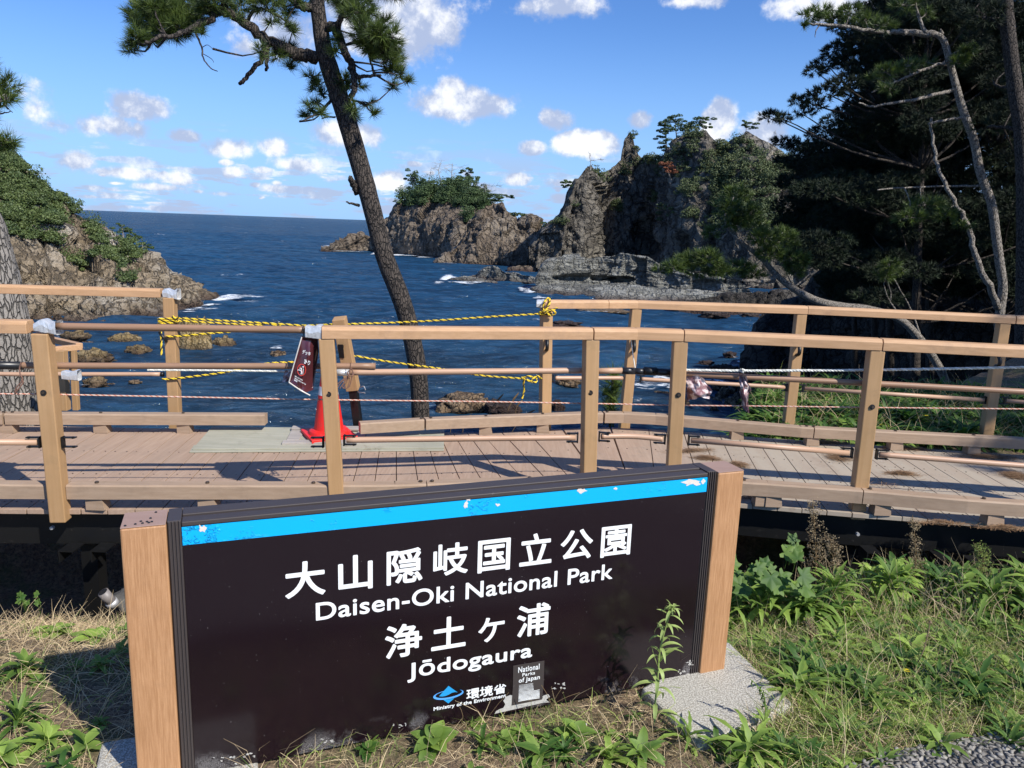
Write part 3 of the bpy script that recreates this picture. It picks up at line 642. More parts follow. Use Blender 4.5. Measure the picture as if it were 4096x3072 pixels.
def pine(name, label, trunk, clusters, limbs, bark, needle, group=None, L=.11, W=.0035, per=1., nn=34, gap=.055, cat='tree', trad_n=14, twigs=True, spread=.9, root=None):
    """trunk: (points, radii); limbs: list of (points, r0, r1); clusters: (centre, rx, ry, rz)"""
    T = thing(name, label, cat, tuple(root if root is not None else trunk[0][0]), group)
    tb = MB()
    pts = smoothpath([(*p, r) for p, r in zip(*trunk)], 60)
    rr = [r*(1+.05*noise.noise(Vector((i*.7, 3.3, r*9)))) for i, r in enumerate(pts[:, 3])]
    tb.tube(pts[:, :3], rr, trad_n); to = tb.build('trunk', bark, T, smooth=True)
    lb = MB(); allp = [pts[:, :3]]
    for (lp, r0, r1) in limbs:
        q = smoothpath(lp, max(8, 5*len(lp))); q[1:-1] += npr.normal(0, r0*.18, (len(q)-2, 3)); allp.append(q)
        lb.tube(q, list(np.linspace(r0, r1, len(q))), 7)
    allp = np.concatenate(allp)
    if clusters:
        TP, TD, V, Fc, tone = crown_from_clusters(clusters, L, W, per, nn, spread, gap=gap)
        if twigs:
            for (c, rx, ry, rz) in clusters:
                c = np.array(c); d = np.linalg.norm(allp-c, axis=1); a = allp[d.argmin()]
                if d.min() > .02: lb.tube(smoothpath([a, (a+c)/2+npr.normal(0, .08*d.min(), 3), c], 5), list(np.linspace(.009+.006*min(1, d.min()), .004, 5)), 5)
                near = TP[np.linalg.norm((TP-c)/[rx, ry, rz], axis=1) < 1.01]
                for p in near[:: max(1, len(near)//12)]:
                    lb.tube([c, (c+p)/2+npr.normal(0, .02, 3), p], [.003, .0022, .0015], 3, cap=False)
        raw('crown', V, Fc, needle, T, attr=tone)
    if lb.v: lb.build('limbs', bark, T, smooth=True)
    return T

# ---------------------------------------------------------------- the tall leaning pine beyond the walkway
YM = 8.6
def mp(x, y, dy=0.): return aty(x, y, YM+dy)
tr = [(1690, 2150, 90), (1684, 1800, 88), (1682, 1660, 85), (1673, 1500, 84), (1645, 1340, 86), (1606, 1200, 86), (1540, 1030, 84), (1495, 860, 82), (1460, 730, 83), (1414, 570, 84), (1368, 420, 82), (1330, 310, 80), (1297, 200, 74), (1280, 100, 66), (1267, 0, 62), (1256, -130, 56), (1262, -300, 44)]
trunk = ([mp(x, y) for x, y, _ in tr], [w_*.86/2/F*YM for _, _, w_ in tr])
def ppath(l, dy0=0., dy1=0.): return [mp(x, y, dy0+(dy1-dy0)*i/(len(l)-1)) for i, (x, y) in enumerate(l)]
limbs = [(ppath([(1262, 232), (1200, 215), (1140, 192), (1060, 152), (980, 92), (890, 42), (868, 50), (820, 82), (740, 125), (650, 155), (580, 168)], 0, -.9), .07, .014),
         (ppath([(1066, 160), (1066, 200), (1050, 235), (1008, 280), (975, 320), (958, 335)], -.3, -.35), .032, .018),
         (ppath([(1068, 190), (1068, 240), (1065, 285)], -.3, -.3), .028, .014),
         (ppath([(890, 42), (905, 0), (930, -60)], -.55, -.7), .04, .02),
         (ppath([(780, 118), (790, 150), (808, 190), (812, 230), (840, 270), (870, 285)], -.7, -.8), .012, .004),
         (ppath([(812, 215), (845, 235), (855, 250)], -.7, -.8), .004, .002), (ppath([(808, 190), (830, 180), (850, 195)], -.7, -.8), .004, .002),
         (ppath([(1310, 112), (1340, 112), (1370, 180), (1400, 250), (1416, 300), (1420, 350), (1408, 390)], 0, -.5), .05, .026),
         (ppath([(1418, 310), (1450, 305), (1500, 302), (1525, 305)], -.35, -.45), .024, .010),
         (ppath([(1497, 302), (1490, 270), (1480, 240)], -.4, -.4), .016, .008),
         (ppath([(1350, 120), (1360, 80), (1372, 40), (1390, -60)], -.1, -.2), .034, .02),
         (ppath([(1385, 395), (1410, 400), (1450, 415), (1490, 450)], 0, -.2), .016, .006), (ppath([(1408, 390), (1425, 440)], -.4, -.4), .012, .008),
         (ppath([(1322, 405), (1290, 435), (1250, 465), (1198, 486)], 0, -.5), .018, .006), (ppath([(1340, 468), (1310, 468), (1287, 474)], 0, -.2), .010, .006),
         (ppath([(1250, 30), (1200, 20), (1150, -10)], 0, -.3), .05, .03),
         (ppath([(1430, 775), (1415, 740), (1396, 712)], 0, -.15), .038, .030), (ppath([(1436, 822), (1410, 815), (1385, 808)], 0, -.2), .018, .007),
         (ppath([(985, 95), (1020, 40), (1080, 45), (1150, 90)], -.3, -.5), .02, .008)]
CLM = [(621, 30, 80, 50), (690, 75, 90, 60), (590, 95, 50, 50), (545, 150, 42, 38), (520, 196, 26, 22), (609, 160, 45, 22), (660, 20, 80, 60), (780, 35, 80, 50), (850, 0, 60, 30), (811, 127, 20, 20), (760, 90, 60, 30), (690, 130, 50, 25),
       (960, 20, 60, 30), (940, 66, 35, 16), (1060, 20, 80, 25), (1130, 30, 40, 35), (1085, 85, 24, 16), (1140, 95, 28, 18), (1170, 120, 18, 16), (1045, 205, 20, 34), (1110, 215, 30, 30), (1150, 205, 45, 34), (1190, 240, 20, 18), (1160, 268, 10, 10),
       (1190, 6, 50, 12), (1387, 18, 60, 32), (1440, 50, 70, 30), (1480, 85, 60, 22), (1540, 88, 26, 20), (1440, 140, 40, 30), (1500, 175, 70, 40), (1570, 150, 34, 40), (1540, 215, 50, 34), (1590, 235, 20, 14), (1560, 268, 34, 24), (1600, 300, 24, 20), (1632, 320, 18, 9), (1572, 345, 14, 16), (1480, 205, 30, 18), (1350, 150, 20, 30), (1345, 205, 18, 22), (1460, 110, 50, 26), (1520, 130, 50, 30), (1480, 170, 60, 34), (1530, 190, 50, 34), (1560, 230, 40, 30), (1400, 60, 60, 24), (1585, 190, 22, 24), (1575, 280, 30, 22), (560, 60, 60, 40), (600, 130, 60, 36), (740, 60, 60, 40), (650, 110, 60, 34), (720, 110, 60, 28), (540, 175, 34, 24), (830, 30, 50, 30),
       (1248, 305, 28, 26), (1265, 345, 32, 20), (1290, 375, 24, 14), (1240, 430, 20, 24), (1262, 412, 26, 10), (1222, 462, 10, 10), (1285, 452, 12, 8), (1375, 320, 26, 34), (1400, 345, 24, 16), (1440, 340, 22, 18), (1470, 410, 22, 16), (1492, 452, 18, 10), (1410, 430, 22, 28), (1420, 470, 12, 12), (1420, 0, 90, 20), (1300, -40, 120, 30), (700, -30, 150, 30), (1000, -40, 150, 30), (1550, -40, 120, 25)]
def clm(l, f, Y, dmin=.0, dmax=.0):
    out = []
    for (x, y, rx, ry) in l:
        c = f(x, y, rnd.uniform(dmin, dmax)); s = c[1]/F
        out.append((c, rx*s*.95, max(rx, ry)*s*.8, ry*s*.95))
    return out
pine('pine_tree', 'tall leaning pine with dark plated bark standing alone beyond the walkway', trunk, clm(CLM, mp, YM, -.8, .3), limbs, M['bark'], M['needle'], per=1.1, nn=30, gap=.05, L=.115, W=.0026)

# pine at the left edge
YL = 7.6
def lp(x, y, dy=0.): return aty(x, y, YL+dy)
tr = [(40, 2300, 260), (36, 1900, 240), (28, 1640, 232), (8, 1400, 228), (-24, 1200, 222), (-72, 1000, 214), (-125, 850, 210), (-190, 600, 190), (-240, 400, 160), (-300, 100, 130), (-330, -200, 100)]
pine('pine_tree', 'thick grey-barked pine trunk cut off by the left edge of the view', ([lp(x, y) for x, y, _ in tr], [w_/2/F*YL for _, _, w_ in tr]),
     clm([(20, 345, 50, 45), (-40, 370, 60, 60), (20, 395, 38, 20), (20, 560, 38, 28), (-40, 580, 60, 40), (35, 585, 20, 14), (-90, 460, 60, 60), (-120, 250, 90, 70)], lp, YL, -.4, .1),
     [([lp(-200, 560), lp(-100, 520, -.1), lp(-20, 420, -.2), lp(20, 380, -.2)], .05, .015), ([lp(-190, 640), lp(-60, 600, -.1), lp(20, 585, -.2)], .04, .012), ([lp(-100, 470), lp(0, 455, -.2), lp(45, 445, -.3)], .012, .003), ([lp(0, 430), lp(20, 425, -.2), lp(50, 450, -.3)], .006, .003)],
     M['bark_grey'], M['needle'], per=.9, nn=30, gap=.05, L=.12, W=.003)

# pale forked pine on the right
YR = 13.
def rp(x, y, dy=0.): return aty(x, y, YR+dy)
tr = [(4052, 1900, 66), (4050, 1700, 62), (4038, 1540, 60), (3998, 1330, 58), (4000, 1250, 60), (4012, 1150, 58), (4000, 1060, 56), (3985, 950, 56), (3966, 814, 54), (3922, 694, 52), (3895, 559, 50), (3857, 456, 48), (3825, 347, 44), (3798, 244, 40), (3776, 165, 38), (3745, 138, 34), (3702, 128, 28), (3680, 80, 20), (3662, 20, 16), (3650, -60, 12)]
CLR = [(3240, 62, 46, 26), (3290, 40, 45, 20), (3340, 70, 50, 26), (3400, 50, 50, 30), (3460, 80, 60, 22), (3215, 100, 12, 8), (3530, 100, 50, 22), (3700, 60, 30, 26), (3620, 20, 60, 26),
       (3543, 290, 50, 26), (3590, 275, 40, 20), (3640, 262, 50, 18), (3700, 250, 50, 14), (3500, 310, 30, 16), (3560, 355, 42, 18), (3868, 215, 44, 26), (3830, 245, 30, 22), (3900, 195, 30, 16),
       (3700, 820, 80, 30), (3780, 860, 50, 30), (3640, 870, 60, 30), (3850, 900, 40, 16)]
pine('pine_tree', 'slender pale pine bending left at its top in front of the dark pines', ([rp(x, y) for x, y, _ in tr], [w_*.60/2/F*YR for _, _, w_ in tr]), clm(CLR, rp, YR, -.6, .3),
     [([rp(3990, 1235), rp(3981, 1200, -.1), rp(3936, 1107, -.2), rp(3898, 1013, -.2), rp(3868, 890, -.2), rp(3803, 787, -.2), rp(3749, 662, -.1), rp(3732, 543), rp(3725, 470)], .062, .018),
      ([rp(3735, 136), rp(3650, 131), rp(3597, 129, -.1), rp(3515, 125, -.2), rp(3391, 108, -.3), rp(3282, 95, -.4), rp(3206, 101, -.4)], .055, .012),
      ([rp(3785, 250), rp(3740, 262, -.1), rp(3624, 309, -.2), rp(3545, 345, -.2), rp(3488, 369, -.3)], .028, .010),
      ([rp(3820, 355), rp(3770, 372), rp(3651, 399, -.2), rp(3560, 415, -.3), rp(3488, 426, -.3), rp(3434, 412, -.4)], .035, .012),
      ([rp(3850, 472), rp(3800, 478), rp(3716, 494, -.2)], .026, .018), ([rp(3762, 150), rp(3768, 130), rp(3762, 116)], .03, .012),
      ([rp(3930, 745), rp(3800, 745, .2), rp(3600, 752), rp(3510, 760, -.3)], .02, .01), ([rp(3282, 97, -.4), rp(3265, 120, -.4), rp(3260, 150, -.4)], .012, .004)],
     M['bark_pale'], M['needle'], per=1.2, nn=26, gap=.07, L=.12, W=.0045)

# leaning pine that reaches out over the bay
YB = 15.
def bp(x, y, dy=0.): return aty(x, y, YB+dy)
tr = [(3850, 1720, 40), (3823, 1620, 40), (3790, 1540, 42), (3759, 1475, 44), (3720, 1410, 44), (3677, 1354, 44), (3601, 1278, 42), (3480, 1238, 42), (3367, 1225, 42), (3266, 1203, 42), (3171, 1152, 38), (3107, 1101, 32), (3050, 1038, 26), (2981, 981, 20), (2911, 911, 14), (2900, 850, 8)]
CLB = [(2949, 780, 55, 40), (2910, 830, 60, 36), (2985, 850, 60, 40), (2950, 890, 60, 26), (3020, 900, 50, 30), (3060, 950, 70, 36), (3130, 960, 60, 50), (3080, 1010, 60, 28), (3160, 1030, 60, 30), (2850, 930, 40, 22),
       (2700, 1066, 50, 26), (2640, 1082, 30, 14), (2760, 1045, 60, 34), (2830, 1030, 60, 36), (2790, 1085, 70, 22), (2880, 1080, 70, 26), (2950, 1070, 70, 26), (3010, 1090, 60, 24), (3180, 1075, 50, 28), (3210, 1040, 36, 26), (3560, 1060, 40, 24), (3540, 1100, 40, 20), (3610, 1080, 26, 14)]
pine('pine_tree', 'pine leaning far out to the left over the bay, crossing behind the far handrail', ([bp(x, y) for x, y, _ in tr], [w_*.72/2/F*YB for _, _, w_ in tr]), clm(CLB, bp, YB, -.8, .4),
     [([bp(3110, 1103), bp(3060, 1125, -.2), bp(2960, 1120, -.3), bp(2850, 1095, -.3), bp(2730, 1080, -.4)], .05, .015), ([bp(3050, 1040), bp(3090, 980, -.1), bp(3130, 930, -.2)], .03, .01), ([bp(2981, 981), bp(2940, 930), bp(2930, 800)], .025, .01),
      ([bp(3700, 1390), bp(3640, 1230, .5), bp(3560, 1090, .6)], .02, .008), ([bp(3100, 1125, -.1), bp(2990, 1150, -.3), bp(2830, 1170, -.4)], .018, .004), ([bp(3171, 1152), bp(3240, 1090), bp(3180, 1060, -.2)], .02, .008),
      ([bp(3600, 1268), bp(3580, 1235), bp(3560, 1208)], .02, .01)], M['bark_pale'], M['needle'], per=1.5, nn=26, gap=.085, L=.14, W=.0055)

# big trunk at the right edge
YE = 12.
tr = [(4085, 2000, 150), (4090, 1700, 135), (4098, 1300, 112), (4100, 900, 96), (4090, 560, 90), (4060, 350, 84), (4030, 100, 80), (4010, -200, 70), (4000, -500, 60)]
def ep(x, y, dy=0.): return aty(x, y, YE+dy)
CLE = [(x, y, rx, ry) for (x, y, rx, ry) in [(3950, 60, 90, 50), (4060, 20, 80, 60), (3900, 140, 60, 40), (4040, 200, 70, 50), (3980, 330, 60, 34), (4060, 420, 60, 40), (3960, 500, 70, 36), (4060, 620, 60, 40), (3900, 30, 80, 50), (3950, -40, 200, 40), (4150, 300, 90, 200), (4160, 600, 80, 100)]]
pine('pine_tree', 'stout dark pine trunk at the right edge of the view', ([ep(x, y) for x, y, _ in tr], [w_*.62/2/F*YE for _, _, w_ in tr]), clm(CLE, ep, YE, -.2, 1.2),
     [([ep(4090, 520), ep(4020, 510, .2), ep(3950, 505, .3)], .04, .015), ([ep(4030, 130), ep(3960, 80, .2), ep(3880, 60, .4)], .04, .015), ([ep(4060, 360), ep(3980, 340, .3)], .03, .015)],
     M['bark'], M['needle_shaded'], per=.8, nn=26, gap=.08, L=.13, W=.005)

# the dark stand of pines behind them: each its own trunk, limbs and crown
xl_ = lambda y: float(np.interp(y, [-300, 0, 150, 250, 330, 420, 500, 560, 650, 900, 1000, 1100, 1230], [3480, 3480, 3440, 3380, 3480, 3420, 3370, 3190, 3170, 3140, 3220, 3300, 3360]))
def stand_pine(label, bx, Y, ytop, ybase, lean, pads):
    pads = list(pads)
    for q in range(100):
        x = bx+rnd.gauss(0, 210); y = rnd.uniform(max(ytop, -300), 1180)
        if x > xl_(y)+50 and x < 4500: pads.append((x, y, rnd.uniform(60, 120), rnd.uniform(30, 60)))
    f = lambda x, y, dy=0.: aty(x, y, Y+dy)
    n = 8; P = [f(bx+lean*(i/n)**1.3, ybase+(ytop-ybase)*i/n, rnd.uniform(-.1, .1)) for i in range(n+1)]
    R = list(np.linspace(.11, .02, n+1)); cl = []; li = []
    for (x, y, rx, ry) in pads:
        dy = rnd.uniform(-1.2, 1.8); c = f(x, y, dy); s = c[1]/F
        m_ = max(1, int(rx/55))
        for q in range(m_):
            xx = x+(q-(m_-1)/2)*rx*1.5/m_; c = f(xx, y+rnd.uniform(-.25, .25)*ry, dy+rnd.uniform(-.8, .8))
            cl.append((c, rx*s/m_*1.15, rx*s/m_*1.4, ry*s*.8))
        t = min(max((ybase-y-40)/(ybase-ytop), .05), .97); a = P[int(t*n)]
        li.append(([a, (a+c)/2+np.array([0, 0, -.15]), c], .035, .008))
    return pine('pine_tree', label, (P, R), cl, li, M['bark'], M['needle_shaded'], 'dark pines on the right hillside', per=1.9, nn=24, gap=.11, L=.13, W=.0075, twigs=False, spread=1.1)
stand_pine('dark pine whose long low bough reaches farthest left over the sky', 3660, 17, -150, 1500, 60,
    [(3082, 462, 40, 26), (3125, 470, 30, 20), (3200, 405, 40, 28), (3255, 420, 40, 22), (3304, 372, 60, 34), (3370, 345, 60, 36), (3401, 300, 30, 30), (3440, 370, 60, 30), (3500, 420, 80, 30), (3600, 470, 90, 40), (3720, 520, 110, 50), (3200, 450, 50, 12)])
stand_pine('dark pine with tiered pads at the left top of the stand', 3560, 21, -200, 1500, -20,
    [(3260, 285, 40, 24), (3300, 255, 50, 26), (3350, 205, 60, 34), (3400, 240, 60, 34), (3450, 190, 70, 40), (3520, 210, 70, 50), (3350, 110, 40, 26), (3400, 150, 50, 26), (3460, 130, 60, 30), (3540, 60, 90, 60), (3640, 90, 90, 60), (3620, 180, 90, 60), (3440, 270, 40, 40), (3520, 320, 70, 40), (3420, 40, 50, 20), (3700, 0, 120, 60)])
stand_pine('dark pine of the stand whose lower boughs show against the grey cliff', 3500, 24, 300, 1500, -30,
    [(3255, 535, 30, 14), (3300, 520, 50, 22), (3340, 480, 50, 24), (3400, 450, 60, 30), (3140, 570, 50, 24), (3200, 580, 60, 28), (3270, 590, 70, 30), (3350, 560, 80, 40), (3180, 640, 60, 30), (3250, 660, 80, 40), (3350, 650, 100, 50), (3450, 560, 90, 60), (3150, 720, 50, 34), (3230, 740, 70, 40), (3350, 740, 110, 50), (3450, 650, 100, 60), (3120, 640, 30, 16)])
stand_pine('dark bushy pine low in the stand above the shaded cliff foot', 3420, 26, 700, 1500, -10,
    [(3160, 830, 60, 50), (3240, 850, 80, 60), (3340, 840, 100, 60), (3450, 850, 100, 60), (3180, 930, 60, 50), (3290, 950, 90, 60), (3400, 960, 100, 60), (3520, 950, 100, 60), (3250, 1040, 60, 40), (3350, 1060, 90, 50), (3120, 900, 30, 40), (3200, 1010, 40, 30)])
stand_pine('dark pine filling the middle of the stand behind the slender pale one', 3720, 20, -200, 1500, -40,
    [(3620, 330, 90, 60), (3720, 350, 90, 60), (3560, 470, 90, 60), (3660, 480, 100, 60), (3780, 450, 90, 60), (3600, 600, 100, 60), (3720, 620, 110, 60), (3560, 720, 100, 60), (3680, 740, 110, 60), (3800, 760, 100, 60), (3740, 220, 80, 50), (3800, 100, 90, 60), (3720, 100, 90, 60), (3600, 850, 110, 60), (3740, 900, 110, 60), (3860, 650, 60, 80), (3620, 1000, 110, 50)])
stand_pine('dark pine on the far right of the stand beside the stout trunk', 4000, 18, -300, 1500, -30,
    [(3880, 330, 90, 70), (3980, 250, 90, 70), (4080, 300, 90, 80), (3920, 450, 90, 70), (4040, 480, 90, 70), (3900, 60, 90, 70), (4020, 90, 90, 70), (4100, 100, 90, 80), (3950, 600, 100, 70), (4060, 640, 90, 70), (3920, 760, 100, 70), (4050, 800, 100, 70), (3960, 900, 110, 60), (4080, 960, 90, 70), (3850, 980, 90, 50)])

for i, (x_, y_, h_) in enumerate([(11.4, 4.6, 9.), (17.5, 16.5, 14), (21., 20., 15), (25., 13.5, 15), (26., 25., 15)]):
    cl = [(np.array([x_+rnd.gauss(0, 1.7), y_+rnd.gauss(0, 1.7), rnd.uniform(h_*.38, h_)]), rnd.uniform(.8, 1.3), rnd.uniform(.8, 1.3), rnd.uniform(.35, .55)) for _ in range(44)]
    z0 = gz(x_, y_)
    pine('pine_tree', 'dark pine just outside the view on the right slope, shading the bank', ([np.array([x_, y_, z0+(h_-z0)*q/8]) for q in range(9)], list(np.linspace(.22, .04, 9))), cl, [], M['bark'], M['needle_shaded'], 'pines outside the view on the right', per=.16, nn=22, gap=.11, L=.30, W=.02, twigs=False, spread=1.1)
# ---------------------------------------------------------------- far trees
def far_tree(name, label, px, py_base, py_top, Y, pads, bare=False, needle='pad', group=None, lean=0., dens=1.):
    b = aty(px, py_base, Y); t = aty(px+lean, py_top, Y)
    H = t[2]-b[2]; T = thing(name, label, 'tree', tuple(b), group); tb = MB()
    pts = smoothpath([b-[0, 0, .6], b+(t-b)*.35+[rnd.uniform(-.05, .05)*H, 0, 0], b+(t-b)*.7+[rnd.uniform(-.06, .06)*H, 0, 0], t], 12)
    tb.tube(pts, list(np.linspace(H*.022+.03, .03, 12)), 6)
    cl = []; rr = []
    for (x, y, rx, ry) in pads:
        c = aty(x, y, Y+rnd.uniform(-.5, .5)*rx/F*Y); s = Y/F
        a = pts[int(min(max((c[2]-b[2])/H-.08, .15), .98)*11)]
        tb.tube([a, (a+c)/2+np.array([0, 0, -.02*H]), c], [H*.010+.015, .03, .02], 4)
        if bare:
            for q in range(7):
                e = c+npr.normal(0, 1, 3)*[rx*s, rx*s, ry*s]*.8; tb.tube([c, (c+e)/2+npr.normal(0, .05, 3), e], [.03, .022, .014], 3, cap=False)
                for z in range(2):
                    g = e+npr.normal(0, 1, 3)*.35*rx*s; tb.tube([(c+e)/2, g], [.018, .01], 3, cap=False)
        else:
            k = max(2, int(rx/10)); 
            for q in range(k+2): cl.append(c+npr.uniform(-1., 1., 3)*[rx*s, rx*s, ry*s*.9]); rr.append(np.array([rx*s, rx*s, ry*s*1.2])*rnd.uniform(.3, .62))
    tb.build('trunk', M['deadwood'] if bare else M['bark_far'], T)
    if cl:
        V, Fc, tone = leafcloud(np.array(cl), np.array(rr), int(120*dens), .16*Y/200); raw('crown', V, Fc, M[needle], T, attr=tone)
    return T
G1 = 'pines on the rock island'
far_tree('pine_tree', 'green pine with a crooked top at the left of the island wood', 1650, 800, 680, 224, [(1652, 690, 24, 14), (1632, 710, 22, 12), (1665, 715, 26, 14), (1645, 745, 30, 18), (1680, 740, 30, 20), (1620, 775, 30, 20), (1660, 780, 34, 20)], group=G1, lean=8)
far_tree('pine_tree', 'tallest layered green pine on the island, with stacked pads', 1868, 800, 668, 220, [(1876, 674, 14, 7), (1860, 686, 20, 8), (1880, 692, 18, 8), (1850, 706, 30, 10), (1885, 712, 26, 10), (1845, 728, 36, 12), (1890, 735, 34, 14), (1840, 755, 40, 16), (1895, 765, 40, 18)], group=G1, lean=6)
far_tree('pine_tree', 'flat-topped pine leaning right over the notch beside the pillar', 1985, 820, 785, 206, [(1985, 783, 30, 6), (2015, 790, 30, 6), (2035, 786, 18, 5), (1990, 800, 30, 7)], group=G1, lean=14)
far_tree('dead_tree', 'bleached bare tree standing highest left of centre on the island', 1758, 790, 645, 223, [(1762, 655, 26, 14), (1735, 672, 24, 12), (1775, 680, 24, 14), (1748, 700, 20, 14)], True, group='bare trees on the rock island', lean=6)
far_tree('dead_tree', 'bleached bare tree with spreading right boughs beside the highest one', 1802, 780, 650, 222, [(1812, 660, 24, 12), (1840, 668, 24, 8), (1795, 680, 20, 12), (1820, 695, 20, 14)], True, group='bare trees on the rock island', lean=8)
far_tree('dead_tree', 'thin bare trunk slanting on the left of the island wood', 1712, 800, 680, 224, [(1722, 690, 12, 10), (1705, 730, 10, 14)], True, group='bare trees on the rock island', lean=12)
far_tree('dead_tree', 'bare bent tree with a fan of twigs at the right end of the island', 1935, 800, 735, 208, [(1950, 740, 24, 10), (1985, 742, 22, 8), (1970, 765, 22, 8), (1935, 750, 14, 12)], True, group='bare trees on the rock island', lean=14)
far_tree('pine_tree', 'tiny pine on the ledge right of the pillar top', 2062, 872, 845, 182, [(2062, 850, 16, 5), (2072, 858, 14, 5), (2052, 862, 12, 5)], group='small pines on the pillar')
far_tree('pine_tree', 'tiny spreading pine on the right shoulder of the pillar', 2102, 872, 858, 180, [(2102, 860, 20, 5), (2115, 866, 16, 5), (2090, 866, 12, 4)], group='small pines on the pillar')
for i, (x, yb, yt, lab) in enumerate([(1690, 795, 712, 'dark pine second from the left in the island wood'), (1735, 790, 722, 'low dark pine under the highest bare tree'), (1790, 790, 716, 'rounded dark pine at the centre of the island wood'), (1832, 795, 704, 'dark pine just left of the tallest layered one'), (1905, 805, 716, 'dark pine just right of the tallest layered one'), (1935, 815, 752, 'low dark pine at the right end of the wood')]):
    hh = yb-yt; far_tree('pine_tree', lab, x, yb, yt, 221+i, [(x, yt+6, 14, 8), (x-12, yt+hh*.25, 22, 12), (x+12, yt+hh*.35, 24, 12), (x-8, yt+hh*.55, 32, 14), (x+10, yt+hh*.75, 34, 16)], group=G1)
G2 = 'pines on the jagged cliff'
far_tree('pine_tree', 'tall slim pine left of the pair on the cliff crest', 2664, 660, 486, 172, [(2655, 490, 18, 10), (2668, 505, 24, 10), (2645, 520, 24, 10), (2670, 530, 24, 12), (2640, 548, 24, 8), (2672, 572, 30, 12), (2640, 590, 24, 10), (2680, 600, 24, 8)], group=G2, lean=-6)
far_tree('pine_tree', 'tall pine with a rounded top right of the slim one', 2712, 600, 462, 171, [(2702, 468, 26, 10), (2690, 482, 26, 10), (2715, 485, 30, 12), (2700, 505, 30, 12), (2735, 510, 30, 16), (2715, 530, 34, 16), (2750, 520, 24, 14), (2700, 555, 24, 12)], group=G2, lean=-8)
far_tree('pine_tree', 'dark pine on the peak of the cliff beside the bright cloud', 2812, 530, 462, 169, [(2806, 466, 22, 8), (2830, 480, 24, 9), (2790, 485, 26, 10), (2820, 498, 32, 12), (2780, 508, 26, 12), (2838, 505, 14, 8)], group=G2)
far_tree('pine_tree', 'lone small pine on the right summit of the cliff', 2985, 528, 486, 161, [(2985, 490, 14, 6), (3000, 498, 22, 6), (2982, 506, 20, 6), (3008, 512, 14, 5)], group=G2)
far_tree('pine_tree', 'small conifer in the notch right of the first pinnacle', 2396, 712, 688, 166, [(2396, 695, 8, 6), (2396, 705, 16, 6)], group=G2)
far_tree('pine_tree', 'small pine jutting left from the first pinnacle', 2290, 750, 722, 161, [(2260, 722, 20, 8), (2275, 735, 24, 9), (2258, 745, 14, 6), (2285, 745, 12, 6)], group=G2, lean=-14)
far_tree('pine_tree', 'low pine bush at the cliff foot notch above the sea horizon', 2200, 908, 888, 160, [(2195, 893, 26, 8), (2215, 897, 20, 8), (2180, 905, 14, 6)], group=G2)
far_tree('pine_tree', 'reddish-brown withered pine with a flat crown in the cliff middle', 2690, 772, 655, 158, [(2640, 662, 26, 8), (2670, 660, 30, 10), (2700, 672, 24, 8), (2680, 688, 24, 10), (2655, 675, 16, 6)], needle='rust', group=G2, lean=-14)
far_tree('pine_tree', 'second reddish-brown pine higher on the cliff under the crest', 2750, 640, 580, 166, [(2740, 580, 26, 8), (2760, 592, 24, 10), (2750, 610, 22, 10), (2735, 600, 16, 8)], needle='rust', group=G2)
far_tree('dead_tree', 'bare antler-like tree on top of the first pinnacle', 2362, 672, 612, 161, [(2372, 640, 14, 8), (2360, 618, 8, 8), (2400, 638, 14, 3)], True, group='bare trees on the jagged cliff')
far_tree('dead_tree', 'bare leaning snag at the right end of the cliff crest', 3092, 585, 520, 158, [(3100, 530, 10, 10), (3082, 555, 12, 8)], True, group='bare trees on the jagged cliff', lean=10)

# ---------------------------------------------------------------- shrub cover on the rocks (far too many leaves to count)
def cover(name, label, srf, picks, size, rad, nper, material, zbias=0., thin=1.):
    P, N = srf; q = P-CAMP; sx = 2048+F*(q@RT)/(q@FW); sy = 1536-F*(q@UP)/(q@FW)
    cs = []; rr = []
    for (x, y, rx, ry, n) in picks:
        n = max(3, int(n*thin))
        idx = np.argwhere(((sx-x)/rx)**2+((sy-y)/ry)**2 < 1)
        if not len(idx): continue
        for i, j in idx[npr.integers(0, len(idx), n)]:
            r = rad*npr.uniform(.3, 1.25)*(1.25 if npr.random() < .12 else .8); s = 1 if N[i, j]@(CAMP-P[i, j]) > 0 else -1
            cs.append(P[i, j]+N[i, j]*s*r*.25+[0, 0, r*(.3+(zbias+.25)*npr.random()**2*2.6)]); rr.append([r, r, r*.62])
    V, Fc, tone = leafcloud(np.array(cs), np.array(rr), nper, size)
    return tag(raw(name, V, Fc, M[material], attr=tone), label, 'shrubs', kind='stuff')
cover('shrub_cover', 'dense green shrubs over the top of the left headland', HL,
      [(60, 700, 90, 90, 190), (-60, 640, 120, 120, 110), (130, 780, 120, 60, 210), (200, 820, 90, 44, 130), (60, 820, 110, 60, 120), (255, 865, 45, 30, 40), (40, 900, 80, 50, 80), (140, 900, 70, 50, 90), (205, 930, 60, 40, 70), (240, 960, 50, 26, 30), (90, 950, 60, 24, 26), (315, 830, 28, 16, 16), (100, 640, 60, 40, 50),
       (365, 935, 30, 28, 34), (400, 980, 26, 34, 22), (420, 1000, 40, 30, 22), (460, 1020, 40, 34, 40), (520, 1010, 50, 34, 60), (510, 1040, 40, 24, 30), (440, 1070, 50, 30, 18), (330, 1060, 30, 26, 22), (280, 1050, 40, 24, 16), (365, 1045, 20, 16, 10), (480, 1130, 60, 20, 12), (-200, 800, 200, 250, 150)], .085, .80, 200, 'shrub', thin=.62)
far_tree('pine_tree', 'small dark pine bush on the sea side of the left headland', 490, 950, 900, 84, [(480, 905, 24, 10), (505, 918, 24, 10), (530, 940, 20, 10), (550, 955, 16, 8), (500, 935, 24, 10)], group='low pines on the left headland')
